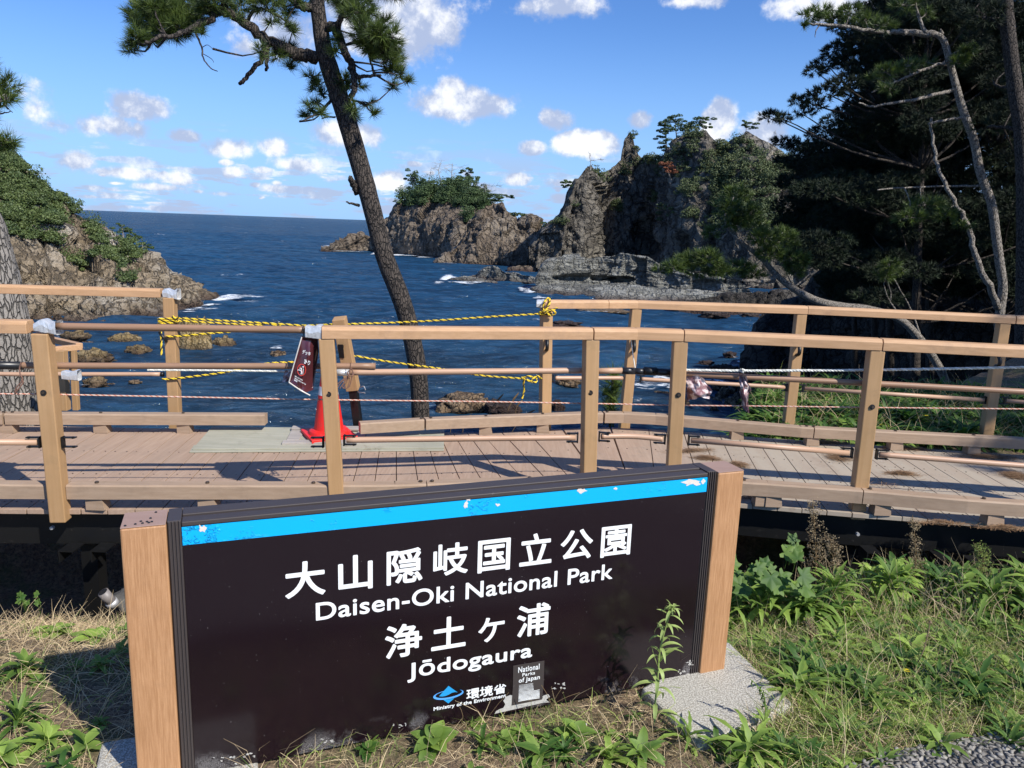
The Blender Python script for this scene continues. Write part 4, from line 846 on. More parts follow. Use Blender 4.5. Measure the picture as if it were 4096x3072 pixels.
far_tree('pine_tree', 'low dark pine bush nearer the tip of the left headland', 570, 1000, 975, 86, [(560, 975, 20, 8), (585, 985, 24, 8), (610, 990, 14, 6)], group='low pines on the left headland')
cover('shrub_cover', 'dark green shrubs and low pines covering the island top', IS,
      [(1640, 800, 60, 30, 90), (1700, 785, 80, 34, 140), (1780, 785, 90, 34, 180), (1860, 790, 80, 40, 180), (1920, 810, 50, 26, 80), (1950, 840, 40, 18, 30), (1875, 882, 22, 16, 24), (1700, 815, 50, 14, 16), (1850, 825, 50, 14, 30)], .17, 1.7, 130, 'pad', .45)
cover('shrub_cover', 'dark shrubs clinging to the ledges of the jagged cliff', CL,
      [(2600, 650, 50, 18, 26), (2660, 650, 40, 20, 24), (2500, 690, 30, 20, 8), (2740, 610, 50, 30, 24), (2775, 560, 40, 22, 20), (2700, 690, 60, 40, 24), (2850, 660, 60, 50, 36), (2880, 740, 60, 50, 40), (2950, 730, 70, 60, 50), (3040, 700, 60, 60, 40), (2960, 590, 50, 26, 20), (2890, 600, 24, 20, 14), (2740, 770, 50, 40, 20), (2660, 850, 40, 40, 14), (2400, 740, 14, 40, 12), (2450, 830, 36, 26, 14),
       (2600, 790, 40, 30, 12), (2375, 690, 10, 16, 5), (2540, 600, 10, 10, 5), (2900, 800, 80, 50, 40), (3030, 800, 70, 60, 40), (2780, 870, 50, 30, 14), (2960, 880, 70, 40, 22), (2532, 550, 5, 10, 3), (3150, 700, 90, 70, 60), (2990, 660, 80, 60, 60), (2870, 700, 80, 70, 50), (2800, 760, 60, 50, 30), (2930, 830, 80, 60, 50), (3060, 880, 70, 70, 40), (2240, 898, 26, 10, 8), (2300, 800, 10, 40, 4), (2850, 920, 60, 40, 12)], .15, 1.35, 120, 'shrub2')

# ---------------------------------------------------------------- boardwalk
DZ = .09
def pl(poly, x):
    P = np.array(poly); return float(np.interp(x, P[:, 0], P[:, 1]))
RA = [(-7, 3.93), (-2.912, 4.29), (-1.133, 4.50), (.49, 4.86), (.785, 4.925), (1.085, 4.925), (2.315, 4.83), (3.18, 4.73), (7, 4.30)]   # near handrail centre line
RB = [(-7, 6.05), (-2.95, 6.43), (.18, 6.60), (.99, 6.88), (1.09, 6.90), (2.62, 6.94), (4.37, 6.74), (8, 6.3)]                            # far handrail
FE = [(-7, 3.99), (-2.5, 4.35), (-1, 4.52), (.85, 4.90), (1.1, 4.92), (2.33, 4.74), (3.1, 4.66), (7, 4.25)]        # front edge of decking
BE = [(-7, 5.86), (-3.9, 6.13), (-2., 6.24), (-.2, 6.40), (.8, 6.74), (1.3, 6.72), (1.97, 6.60), (3.85, 6.36), (8, 5.9)]
def onrail(px_, py_, poly, off=0.):
    d = ray(px_, py_); lo, hi = .5, 12
    for _ in range(50):
        t = (lo+hi)/2; q = CAMP+d*t
        if q[1] < pl(poly, q[0])+off: lo = t
        else: hi = t
    return CAMP+d*lo
bw = thing('boardwalk', 'brown composite boardwalk with fanned planks, damaged at its middle', 'boardwalk', (0, 5.5, DZ))
ANG = [(-7, -5), (-2.6, -5.5), (-1., -6.4), (.3, -17.0), (.62, -12), (.95, 7.6), (2.0, 7.4), (3.1, 2.), (7, 1.5)]
mb = MB(); x = -6.9
def bk(xf):
    yf = pl(FE, xf); a = math.tan(math.radians(pl(ANG, xf))); yb = yf+1.7
    for _ in range(12): xb = xf+a*(yb-yf); yb = pl(BE, xb)
    return xb, yb
while x < 6.9:
    x2 = x+.155; g = .003
    zt = DZ+rnd.uniform(-.0015, .0015)
    (xb1, yb1), (xb2, yb2) = bk(x+g), bk(x2-g)
    if xb2-xb1 > .03:
        y1, y2 = pl(FE, x+g)+rnd.uniform(-.004, .004), pl(FE, x2-g)
        mb.hexa([(x+g, y1, DZ-.03), (x2-g, y2, DZ-.03), (xb2, yb2, DZ-.03), (xb1, yb1, DZ-.03), (x+g, y1, zt), (x2-g, y2, zt), (xb2, yb2, zt), (xb1, yb1, zt)])
    x = x2
mb.build('decking', M['deck'], bw, bevel=.002)
mb = MB()
x = -6.9
while x < 6.9:
    for f in (.07, .36, .64, .93):
        for dx in (.035, .12):
            (xb, yb) = bk(x+dx); y0 = pl(FE, x+dx); c = (x+dx+(xb-x-dx)*f, y0+(yb-y0)*f)
            mb.lathe([(.0055, DZ-.002), (.0055, DZ+.002)], (c[0], c[1], 0), 6)
    x += .155
tag(mb.build('screws', M['bolt'], bw), kind='stuff')
mb = MB()
for poly, off, d in ((FE, .10, 1), (BE, -.10, 1), (FE, .95, 1)):
    P = np.array(poly)
    for i in range(len(P)-1):
        a, b = P[i], P[i+1]
        mb.hexa([(a[0], a[1]+off, DZ-.26), (b[0], b[1]+off, DZ-.26), (b[0], b[1]+off+.05, DZ-.26), (a[0], a[1]+off+.05, DZ-.26), (a[0], a[1]+off, DZ-.032), (b[0], b[1]+off, DZ-.032), (b[0], b[1]+off+.05, DZ-.032), (a[0], a[1]+off+.05, DZ-.032)])
mb.build('beam', M['black'], bw)
for xx in (-5.4, -4., -2.62, -1.1, .5, 1.1, 2.35, 3.9, 5.4):
    y0 = pl(FE, xx)
    MB().box((xx-.05, y0+.16, -1.6), (xx+.05, y0+.26, DZ-.035)).build('support_post', M['black'], bw)
    MB().box((xx-.03, y0+.27, DZ-.20), (xx+.03, y0+1.5, DZ-.04)).build('joist', M['black'], bw)
for (pxx, pyy) in ((213, 2108), (3428, 2134)):
    c = onrail(pxx, pyy, FE, -.0)
    MB().tube([c+[0, .0, 0], c+[0, -.02, 0]], .011, 10).build('bolt_head', M['zinc'], bw)
for (pxx, pyy) in ((285, 2190), (412, 2190), (3480, 2198), (3765, 2222), (3895, 2238)):
    c = onrail(pxx, pyy, FE, -.02)
    MB().box((c[0]-.045, c[1]-.06, c[2]-.004), (c[0]+.045, c[1]+.06, c[2]+.004)).box((c[0]-.045, c[1]-.06, c[2]-.07), (c[0]-.038, c[1]+.06, c[2]-.0045)).build('bracket', M['black'], bw)
# kerb beams on blocks
KA = [(-7, 3.87+.09), (-2.42, 4.33), (-1.06, 4.47), (-.7, 4.52), (.75, 4.83), (1.0, 4.86), (1.7, 4.80), (2.35, 4.72), (2.9, 4.62), (7, 4.2)]
KB = [(-7, 5.62), (-3.9, 5.88), (-2.03, 6.12), (-1.85, 6.13), (-1.22, 5.95), (-.66, 6.17), (.72, 6.58), (1.0, 6.62), (1.28, 6.60), (2.47, 6.34), (4.1, 6.22), (8, 5.85)]
def kerb(poly, x0, x1, label_end=None):
    P = [(x0, pl(poly, x0))]+[tuple(p) for p in poly if x0 < p[0] < x1]+[(x1, pl(poly, x1))]
    m_ = MB(); blocks = []
    for a, b in zip(P[:-1], P[1:]):
        a3, b3 = np.array([*a, .165]), np.array([*b, .165]); d = (b3-a3)/np.linalg.norm(b3-a3); s = np.array([-d[1], d[0], 0])
        m_.prism([(0, 0), (.09, 0), (.09, .078), (.082, .088), (.008, .088), (0, .078)], a3, b3+d*.0, s, (0, 0, 1))
    m_.build('kerb_beam', M['kerb'], bw)
def block(poly, x):
    y = pl(poly, x); MB().hexa([(x-.055, y+.012, DZ+.002), (x+.055, y+.012, DZ+.002), (x+.055, y+.10, DZ+.002), (x-.055, y+.10, DZ+.002), (x-.055, y+.012, .163), (x+.045, y+.012, .163), (x+.045, y+.09, .163), (x-.055, y+.09, .163)]).build('kerb_block', M['kerb'], bw)
def kbolt(poly, x):
    y = pl(poly, x)+.045; MB().lathe([(.012, .2535), (.012, .262), (.008, .265)], (x, y, 0), 8).build('bolt_head', M['bolt'], bw)
def kx(px_, py_, z, Z=None): return onz(px_, py_, z)[0]
for x0, x1 in ((-6.9, kx(0, 1940, .25)-.0), ): pass
jA = [-6.9, -4.6, -2.62, kx(1714, 1920, .25), kx(2600, 1900, .25), kx(3481, 1985, .25), 5.1, 6.9]
for a, b in zip(jA[:-1], jA[1:]): kerb(KA, a+.003, b-.003)
for x in (-5.5, -4.2, -3.5, onz(385, 2040, DZ)[0], onz(835, 2036, DZ)[0], -.6, .2, 1.0, 1.75, onz(2995, 1960, DZ)[0], onz(3500, 2040, DZ)[0], onz(3960, 2090, DZ)[0], 4.2, 5.4): block(KA, x)
for (a, b) in ((386, 1935), (837, 1929), (1690, 1910), (1735, 1908), (2118, 1904), (2990, 1938), (3506, 1978), (3960, 2012), (1262, 1925)): kbolt(KA, kx(a, b, .25))
jB = [(-6.9, -4.02), (-4.0, kx(1076, 1648, .25)), (-1.2, kx(1706, 1668, .25)-.005), (kx(1708, 1668, .25)+.005, kx(2407, 1640, .25)), (kx(2412, 1640, .25)+.005, kx(3222, 1690, .25)), (kx(3224, 1690, .25)+.004, 6.9)]
for a, b in jB: kerb(KB, a, b)
for (a, b) in ((60, 1720), (430, 1720), (755, 1722), (1945, 1725), (2170, 1715), (2940, 1750), (3225, 1765), (3565, 1790), (3880, 1812)): block(KB, onz(a, b, DZ)[0])
for (a, b) in ((42, 1641), (78, 1641), (426, 1643), (750, 1645), (1690, 1667), (1727, 1666), (1945, 1658), (2170, 1650), (2385, 1641), (2425, 1642), (2670, 1658), (2942, 1676), (3205, 1692), (3235, 1695), (3568, 1718), (3890, 1740)): kbolt(KB, kx(a, b, .25))

# ---------------------------------------------------------------- railings
PROF = [(-.05, 0), (.05, 0), (.05, .052), (.034, .072), (-.034, .072), (-.05, .052)]
def run(poly, x0, x1, z, m_, prof=PROF):
    P = [(x0, pl(poly, x0))]+[tuple(p) for p in poly if x0+.01 < p[0] < x1-.01]+[(x1, pl(poly, x1))]
    for a, b in zip(P[:-1], P[1:]):
        a3, b3 = np.array([*a, z]), np.array([*b, z]); d = (b3-a3)/np.linalg.norm(b3-a3)
        m_.prism(prof, a3, b3, (-d[1], d[0], 0), (0, 0, 1))
    return m_
def post(T, top, bot, poly, wd=.09, name='post', zt=1.157):
    """post between two measured points, squared up with its railing"""
    x = top[0]; d = np.array([.2, pl(poly, x+.1)-pl(poly, x-.1), 0]); d /= np.linalg.norm(d); s = np.array([-d[1], d[0], 0])
    top = np.array(top); bot = np.array(bot); h = wd/2
    P = [e+d*a*h+s*b*h for e in (bot, top) for a, b in ((-1, -1), (1, -1), (1, 1), (-1, 1))]
    return MB().hexa(P).build(name, M['post'], T, bevel=.006)
nr = thing('railing', 'near railing of the boardwalk: tan handrail, square posts and round pipes', 'railing', (0, 4.6, DZ))
xa = lambda a, b: onz(a, b, 1.23)[0]
segs = [(-6.9, -4.9), (-4.895, xa(147, 1275)), (xa(1297, 1298), xa(2363, 1307)), (xa(2367, 1307), xa(2540, 1308)), (xa(2541, 1308), xa(2726, 1315)), (xa(2731, 1315), xa(3510, 1350)), (xa(3514, 1350), 4.6), (4.605, 6.9)]
for a, b in segs: run(RA, a, b, 1.158, MB()).build('handrail', M['rail'], nr, bevel=.003)
for (t, b) in (((150, 1336), (224, 2070)), ((1299, 1355), (1340, 1993)), ((2366, 1362), (2355, 1902)), ((2725, 1371), (2699, 1875)), ((3515, 1409), (3433, 2098))):
    q = onrail(*t, RA, -.045); r_ = aty(*b, q[1])
    tt = q+np.array([0, .045, 0]); d = (r_-q)/(q[2]-r_[2]); zb = .03
    post(nr, q+d*(q[2]-1.1575)+[0, .045, 0], q+d*(q[2]-zb)+[0, .045, 0], RA)
for xx in (-4.6, -6.5, 4.05, 5.8): post(nr, (xx, pl(RA, xx), 1.1575), (xx, pl(RA, xx), .03), RA)
for (a, b) in ((174, 1571), (1314, 1577), (2361, 1571), (2714, 1580), (3489, 1628)):
    c = onrail(a, b, RA, -.047)
    MB().tube([c+[0, .01, 0], c+[0, -.003, 0]], .017, 14).build('bolt_recess', M['blackrub'], nr)
    MB().tube([c, c+[0, -.010, 0]], .008, 8).build('bolt_head', M['bolt'], nr)
def pipe(T, pts, r, m_, poly, off, name='pipe'):
    P = [onrail(x, y, poly, off) for x, y in pts]
    mb_ = MB()
    if len(P) > 2: P = smoothpath(P, 6*len(P))
    mb_.tube(P, r, 14); return mb_.build(name, M[m_], T, smooth=True)
# lower pipes with their forked brackets
low = [((-700, 1768), (150, 1769)), ((1385, 1760), (1800, 1755), (2300, 1750)), ((2406, 1746), (2530, 1745), (2650, 1756)), ((2764, 1761), (3395, 1811)), ((3518, 1818), (4096, 1863), (4600, 1905))]
for l in low: pipe(nr, l, .0185, 'pipe', RA, .0, 'lower_pipe')
for (x, y, s) in ((152, 1768, -1), (262, 1768, 1), (1385, 1760, 1), (1285, 1768, -1), (2303, 1750, -1), (2404, 1746, 1), (2652, 1756, -1), (2762, 1761, 1), (3400, 1811, -1), (3514, 1817, 1)):
    c = onrail(x, y, RA, 0.); d = np.array([1., .12 if x < 2400 else -.1, 0]); mb_ = MB()
    for z in (-.028, .028): mb_.obox(c+d*s*.022+[0, 0, z], d, (0, 1, 0), (0, 0, 1), .038, .012, .0035); mb_.tube([c+d*s*.045+[0, -.005, z-.006], c+d*s*.045+[0, -.005, z+.007]], .007, 8)
    mb_.obox(c-d*s*.012, d, (0, 1, 0), (0, 0, 1), .004, .016, .034)
    mb_.build('bracket', M['black'], nr)
# middle pipes, behind the posts
pipe(nr, [(-700, 1440), (0, 1460), (760, 1464), (1502, 1464)], .019, 'pipe2', RA, .075, 'middle_pipe')
pipe(nr, [(1400, 1489), (1900, 1486), (2340, 1482)], .0195, 'pipe', RA, .085, 'middle_pipe')
pipe(nr, [(2385, 1484), (2492, 1482)], .0195, 'pipe', RA, .085, 'middle_pipe')
pipe(nr, [(2690, 1490), (2760, 1496), (3450, 1532), (4096, 1567), (4700, 1600)], .0195, 'pipe2', RA, .085, 'middle_pipe')
pipe(nr, [(-200, 1457), (92, 1463)], .0235, 'blackrub', RA, .073, 'coupling')
pipe(nr, [(2488, 1483), (2538, 1484)], .0235, 'blackrub', RA, .085, 'coupling')
pipe(nr, [(2538, 1484), (2580, 1487)], .0225, 'blackrub', RA, .085, 'coupling')
pipe(nr, [(2575, 1483), (2625, 1486)], .028, 'black', RA, .085, 'rag_wrap')
pipe(nr, [(2625, 1487), (2700, 1491)], .0245, 'blackrub', RA, .085, 'coupling')
pipe(nr, [(1338, 1489), (1398, 1490)], .022, 'sleeve', RA, .085, 'sleeve')
# pipe that bridges the missing stretch of handrail, and the crushed metal sleeves at its ends
pipe(nr, [(228, 1305), (700, 1312), (1228, 1319)], .021, 'pipe2', RA, 0., 'bridging_pipe')
def sleeve(T, p0, p1, poly, z0, h, dent, seed, off=0., wd_=.042):
    a, b = onrail(*p0, poly, off), onrail(*p1, poly, off); mb_ = MB(); n = 14; k_ = 10; V = []
    for i in range(n+1):
        c = a+(b-a)*i/n; fl = 1+.22*(i/n if dent > 0 else 0)
        for j in range(k_):
            t = 2*math.pi*j/k_; u = np.sign(math.cos(t))*abs(math.cos(t))**.4; v = np.sign(math.sin(t))*abs(math.sin(t))**.4
            q = c+np.array([0, u*wd_, v*h*fl]); q += [0, 0, -abs(dent)*.018*math.sin(3*i/n*2.6+seed)*(v > 0)-abs(dent)*.012*i/n*(1 if v < 0 else 0)]
            q += np.array([0, 1, 1])*.006*abs(dent)*noise.noise(Vector((i*.5, j*.8, seed)))
            V.append(q)
    mb_.add(V, [(i*k_+j, i*k_+(j+1) % k_, (i+1)*k_+(j+1) % k_, (i+1)*k_+j) for i in range(n) for j in range(k_)])
    return mb_.build('sleeve', M['sleeve'], T)
sleeve(nr, (150, 1302), (238, 1308), RA, 1.16, .029, .65, 2)
sleeve(nr, (1228, 1326), (1292, 1328), RA, 1.16, .034, .25, 5)
# twine loops on the pipes
def twine(T, pts, poly, off, r=.0025, mt='twine', name='twine'):
    MB().tube(smoothpath([onrail(x, y, poly, off+o) for x, y, o in pts], 8*len(pts)), r, 5).build(name, M[mt], T, smooth=True)
twine(nr, [(84, 1450, -.03), (78, 1475, -.03), (82, 1500, -.04), (90, 1520, -.04), (66, 1550, -.04), (60, 1575, -.04), (70, 1560, -.05), (92, 1530, -.04), (84, 1518, -.04)], RA, .05, .004)
for dx in (-28, -20, -10, 0, 12): twine(nr, [(1402, 1452, -.02), (1400, 1475, -.03), (1396, 1500, -.03), (1385+dx, 1530, -.03), (1372+dx*1.3, 1555, -.03)], RA, .05, .0028)
twine(nr, [(1402, 1470, -.02), (1415, 1495, -.03), (1400, 1505, -.05), (1390, 1490, -.02), (1410, 1480, -.03), (1398, 1545, -.03), (1370, 1548, -.03), (1392, 1505, -.03)], RA, .05, .003)
twine(nr, [(1216, 1300, -.02), (1212, 1320, -.03), (1216, 1345, -.02)], RA, 0., .003, 'blackrub')
twine(nr, [(2524, 1359, 0), (2532, 1420, 0), (2540, 1472, 0)], RA, .05, .0035, 'white_rope', 'white_cord')

fr = thing('railing', 'far railing left of the gap, with a crushed silver sleeve at its end', 'railing', (-3, 6.4, DZ))
run(RB, -6.9, xa(657, 1152), 1.158, MB()).build('handrail', M['rail'], fr, bevel=.003)
sleeve(fr, (658, 1173), (716, 1176), RB, 1.16, .033, .6, 9)
def bpost(T, t, b, zb=-.02):
    q = onrail(*t, RB, -.045); r_ = aty(*b, q[1]); d = (r_-q)/(q[2]-r_[2])
    post(T, q+d*(q[2]-1.1575)+[0, .045, 0], q+d*(q[2]-zb)+[0, .045, 0], RB)
bpost(fr, (670, 1200), (694, 1700))
for xx in (-4.9, -6.6): post(fr, (xx, pl(RB, xx), 1.1575), (xx, pl(RB, xx), -.02), RB)
pipe(fr, [(-400, 1486), (0, 1496), (250, 1497), (640, 1497)], .0185, 'pipe', RB, 0., 'middle_pipe')
sleeve(fr, (254, 1500), (318, 1501), RB, 0, .034, .3, 4, -.06, .034)
pipe(fr, [(645, 1497), (655, 1497)], .022, 'black', RB, 0., 'bracket')
pipe(fr, [(636, 1328), (668, 1368)], .012, 'black', RB, -.06, 'hook')
# little landing rail that drops away behind it
lr = thing('railing', 'lower landing railing seen between the grey pine and the near left post', 'railing', (-3.6, 6.9, -.4))
def P3(x, y, Y): return aty(x, y, Y)
for a, b in (((205, 1352, 7.9), (318, 1378, 7.3)), ((326, 1382, 7.3), (190, 1394, 7.1))):
    a3, b3 = P3(*a), P3(*b); d = unit(b3-a3); MB().prism([(-.03, -.04), (.03, -.04), (.03, .012), (-.03, .012)], a3, b3, np.cross([0, 0, 1.], d), (0, 0, 1)).build('handrail', M['rail'], lr, bevel=.004)
for (x, y0, y1, Y, wpx) in ((246, 1402, 1640, 7.1, 34), (292, 1400, 1640, 7.6, 22)):
    a3, b3 = P3(x, y0, Y), P3(x+14, y1, Y); h = wpx/F*Y/2
    MB().hexa([(b3[0]-h, Y-h, b3[2]), (b3[0]+h, Y-h, b3[2]), (b3[0]+h, Y+h, b3[2]), (b3[0]-h, Y+h, b3[2]), (a3[0]-h, Y-h, a3[2]), (a3[0]+h, Y-h, a3[2]), (a3[0]+h, Y+h, a3[2]), (a3[0]-h, Y+h, a3[2])]).build('post', M['post'], lr, bevel=.004)

fb = thing('railing', 'far railing right of the gap, wound with yellow rope at its left end', 'railing', (2.5, 6.8, DZ))
for a, b in ((xa(2172, 1197), xa(2425, 1198)), (xa(2426, 1198), xa(2545, 1199)), (xa(2547, 1199), xa(3218, 1221)), (xa(3221, 1221), xa(4040, 1258)), (xa(4043, 1258), 6.9)):
    run(RB, a, b, 1.158, MB()).build('handrail', M['rail'], fb, bevel=.003)
sleeve(fb, (2146, 1214), (2176, 1214), RB, 1.16, .030, .1, 3)
for t, b in (((2186, 1236), (2180, 1700)), ((2546, 1240), (2500, 1700)), ((3208, 1270), (3152, 1760)), ((4024, 1305), (3948, 1790))): bpost(fb, t, b)
post(fb, (6., pl(RB, 6.), 1.1575), (6., pl(RB, 6.), -.02), RB)
pipe(fb, [(2220, 1512), (2300, 1512), (2490, 1512)], .0185, 'pipe', RB, 0., 'middle_pipe')
pipe(fb, [(2566, 1516), (2700, 1524), (3139, 1549)], .0185, 'pipe', RB, 0., 'middle_pipe')
pipe(fb, [(3218, 1554), (3936, 1600)], .0185, 'pipe', RB, 0., 'middle_pipe')
pipe(fb, [(4024, 1603), (4500, 1640)], .0185, 'pipe', RB, 0., 'middle_pipe')
for (x, y) in ((2212, 1512), (2562, 1515), (3142, 1550), (3212, 1553), (3942, 1600), (4018, 1602)):
    c = onrail(x, y, RB, 0.); mb_ = MB()
    for z in (-.03, .03): mb_.obox(c+[0, 0, z], (1, 0, 0), (0, 1, 0), (0, 0, 1), .035, .012, .0035)
    mb_.obox(c, (1, 0, 0), (0, 1, 0), (0, 0, 1), .006, .016, .034); mb_.build('bracket', M['black'], fb)
for (x, y) in ((2188, 1375), (2534, 1382), (3190, 1396), (3985, 1440)):
    c = onrail(x, y, RB, -.05); MB().tube(smoothpath([c+[0, 0, .055], c+[0, -.05, .01], c+[0, -.05, -.035], c+[0, 0, -.055]], 12), .016, 8).build('hook', M['black'], fb, smooth=True)

# broken post leaning in the gap, its black steel core bared
bp_ = thing('broken_post', 'broken tan post leaning left in the railing gap, black steel core showing', 'post', tuple(aty(1445, 1695, 6.42)))
a3, m3, b3 = aty(1357, 1272, 6.25), aty(1413, 1556, 6.38), aty(1450, 1720, 6.44)
def leanbox(a, b, h, nm, mt):
    d = unit(a-b); s = unit(np.cross([0, 1., 0], d)); f_ = np.cross(d, s)
    return MB().obox((a+b)/2, s, f_, d, h, h, np.linalg.norm(a-b)/2).build(nm, M[mt], bp_, bevel=.005)
leanbox(a3, m3, .052, 'sheath', 'post'); leanbox(m3+[0, .002, .002], b3-[0, 0, .25], .036, 'steel_core', 'black')
c = aty(1364, 1405, 6.24); MB().obox(c, (1, 0, 0), (0, .35, -.94), (0, .94, .35), .022, .062, .004).tube([c+[-.022, -.006, .04], c+[.022, -.006, .04]], .012, 8).build('hook', M['black'], bp_)
MB().tube(smoothpath([aty(1440, 1550, 6.3), aty(1455, 1545, 6.25), aty(1462, 1560, 6.25)], 8), .004, 5).tube(smoothpath([aty(1432, 1568, 6.3), aty(1460, 1572, 6.25)], 4), .004, 5).build('bent_wire', M['zinc'], bp_)

# ---------------------------------------------------------------- ropes: two twisted strands of different colour
def rope(label, pts, r, mt, pitch=None, extra=(), group=None, name='rope', strands=3):
    pitch = pitch or r*7; V = []; Fc = []; A = []
    def strandpath(pts_, r):
        P = smoothpath(pts_, max(10, 8*len(pts_))); L = np.linalg.norm(np.diff(P, axis=0), axis=1).sum(); P = resample(P, max(12, int(L/(pitch/7)))); n = len(P)
        T_ = unit(np.gradient(P, axis=0)); s = unit(np.cross(T_, [0.02, .1, 1.])); u = np.cross(T_, s)
        ph = np.arange(n)/7*2*math.pi
        for k_ in range(strands):
            c = P+(s*np.cos(ph+k_*2*math.pi/strands)[:, None]+u*np.sin(ph+k_*2*math.pi/strands)[:, None])*r*.5; b = len(V); m_ = 6
            for i in range(n):
                for j in range(m_):
                    t = 2*math.pi*j/m_; V.append(c[i]+(s[i]*math.cos(t)+u[i]*math.sin(t))*r*.56); A.append(1. if k_ == 0 or (k_ == 2 and mt == 'white_rope') else 0.)
            for i in range(n-1):
                for j in range(m_): Fc.append((b+i*m_+j, b+i*m_+(j+1) % m_, b+(i+1)*m_+(j+1) % m_, b+(i+1)*m_+j))
    strandpath(pts, r)
    for e in extra: strandpath(e, r)
    o = raw(name, V, Fc, M[mt], smooth=True, attr=A); tag(o, label, 'rope', group); return o
R_ = lambda x, y, off=.0, poly=RA: onrail(x, y, poly, off)
rope('thin pink rope strung through the near railing just above the kerb', [R_(x, y, .052) for x, y in ((-900, 1566), (0, 1575), (174, 1577), (700, 1587), (1313, 1599), (1900, 1606), (2361, 1614), (2714, 1621), (3100, 1625), (3489, 1630), (4096, 1636), (4800, 1642))], .0048, 'pink_rope')
rope('white rope tied along the right part of the near railing', [R_(x, y, .055) for x, y in ((2730, 1480), (2966, 1483), (3200, 1482), (3480, 1480), (4096, 1469), (4800, 1455))], .0092, 'white_rope', extra=[[R_(2958, 1478, .05), R_(2972, 1490, .045), R_(2966, 1478, .04), R_(2980, 1484, .05)]])
rope('white rope hanging behind the bridging pipe on the left', [R_(x, y, .2) for x, y in ((590, 1480), (900, 1482), (1240, 1487), (1330, 1487))], .0065, 'white_rope')
BR = lambda x, y, o=-.06: onrail(x, y, RB, o)
wr = lambda px0, py0, n, dy, hw, Y=-.0: [BR(px0+hw*math.cos(t), py0+dy*t/(2*math.pi), -.065 if math.sin(t) > 0 else .065) for t in np.linspace(0, n*2*math.pi, n*12)]
rope('yellow and black rope wound on the far left post, its double run stretching right', [BR(700, 1272), BR(900, 1283), BR(1120, 1296), BR(1225, 1302), BR(1345, 1296, -.16)], .0092, 'tiger', extra=[wr(672, 1272, 3, 9, 38), [BR(700, 1282), BR(850, 1291), BR(1030, 1300), BR(1060, 1292), BR(1100, 1300), BR(1125, 1301)], [BR(690, 1265), BR(715, 1285, -.09), BR(700, 1290, -.09), BR(712, 1268, -.1)], [BR(640, 1290), BR(644, 1340), BR(646, 1420)]])
rope('short yellow and black rope slanting up from the hook of the far left post', [BR(664, 1346), BR(720, 1344), BR(820, 1335), BR(920, 1328)], .0095, 'tiger')
rope('yellow and black rope low on the far left post behind the middle pipes', [BR(648, 1517), BR(700, 1514), BR(820, 1500), BR(915, 1486), BR(1060, 1455), BR(1180, 1448)], .0095, 'tiger')
rope('yellow and black rope from the broken post to the far right handrail end', [BR(1345, 1296, -.16), BR(1390, 1296, -.15), BR(1560, 1291), BR(1760, 1281), BR(1960, 1267), BR(2168, 1255)], .0088, 'tiger',
     extra=[wr(2182, 1244, 2, 10, 24), [BR(2196, 1260, -.1), BR(2172, 1235, -.09), BR(2180, 1205, -.1), BR(2196, 1192, -.03), BR(2198, 1215, -.1), BR(2176, 1250, -.12)], [BR(2176, 1248, -.1), BR(2200, 1240, -.12), BR(2222, 1250, -.12), BR(2208, 1262, -.1), BR(2184, 1250, -.12), BR(2214, 1238, -.12), BR(2230, 1232, -.12)], [BR(1348, 1290, -.2), BR(1372, 1300, -.2), BR(1385, 1288, -.2), BR(1360, 1296, -.1)]])
rope('yellow and black rope sagging from the broken post to a knot and dangling tail', [BR(1368, 1418, -.16), BR(1400, 1420, -.14), BR(1550, 1446), BR(1755, 1474), BR(1920, 1501), BR(2060, 1512), BR(2085, 1514)], .0088, 'tiger',
     extra=[[BR(2085, 1514), BR(2110, 1505, -.09), BR(2145, 1512, -.08), BR(2140, 1530, -.1), BR(2100, 1516, -.12), BR(2088, 1510, -.1), BR(2120, 1524, -.13), BR(2146, 1504, -.1), BR(2165, 1515, -.05)], [BR(2096, 1515, -.1), BR(2094, 1540), BR(2097, 1560), BR(2088, 1594)]])

# ---------------------------------------------------------------- plywood patch, loose timbers and the cone
def slab(label, quad, z, t, mt, cat, name, group=None):
    P = [onz(x, y, z+t) for x, y in quad]; b = [q-[0, 0, t] for q in P]
    o = MB().hexa([*b, *P]).build(name, M[mt], None, bevel=.002); return tag(o, label, cat, group)
slab('larger grey weathered plywood sheet under the cone, patching the deck', [(770, 1795), (1776, 1790), (1777, 1716), (848, 1706)], DZ+.011, .012, 'ply', 'board', 'plywood_sheet')
slab('lower plywood sheet showing as a strip in front of the larger sheet', [(757, 1807), (1776, 1800), (1776, 1776), (775, 1780)], DZ+.002, .009, 'ply', 'board', 'plywood_sheet')
slab('grey plank lying along the front of the cone foot', [(1127, 1772), (1560, 1766), (1560, 1755), (1133, 1760)], DZ+.016, .022, 'greywood', 'plank', 'plank')
slab('grey plank lying slantwise left of the cone', [(1146, 1758), (1196, 1758), (1228, 1708), (1170, 1712)], DZ+.016, .016, 'greywood', 'plank', 'plank')
slab('grey plank lying slantwise right of the cone', [(1412, 1754), (1456, 1754), (1470, 1716), (1440, 1712)], DZ+.016, .016, 'greywood', 'plank', 'plank')
slab('grey plank lying behind the cone', [(1165, 1712), (1466, 1716), (1466, 1704), (1172, 1702)], DZ+.034, .016, 'greywood', 'plank', 'plank')
cb = onz(1316, 1742, DZ+.03); cn = thing('traffic_cone', 'red traffic cone with white bands standing on the plywood behind the near post', 'traffic cone', tuple(cb))
ct = aty(1278, 1470, cb[1]); Hc = .70
mb = MB(); s_ = .185
mb.obox(cb+[0, 0, .012], (math.cos(.5), math.sin(.5), 0), (-math.sin(.5), math.cos(.5), 0), (0, 0, 1), s_, s_, .013)
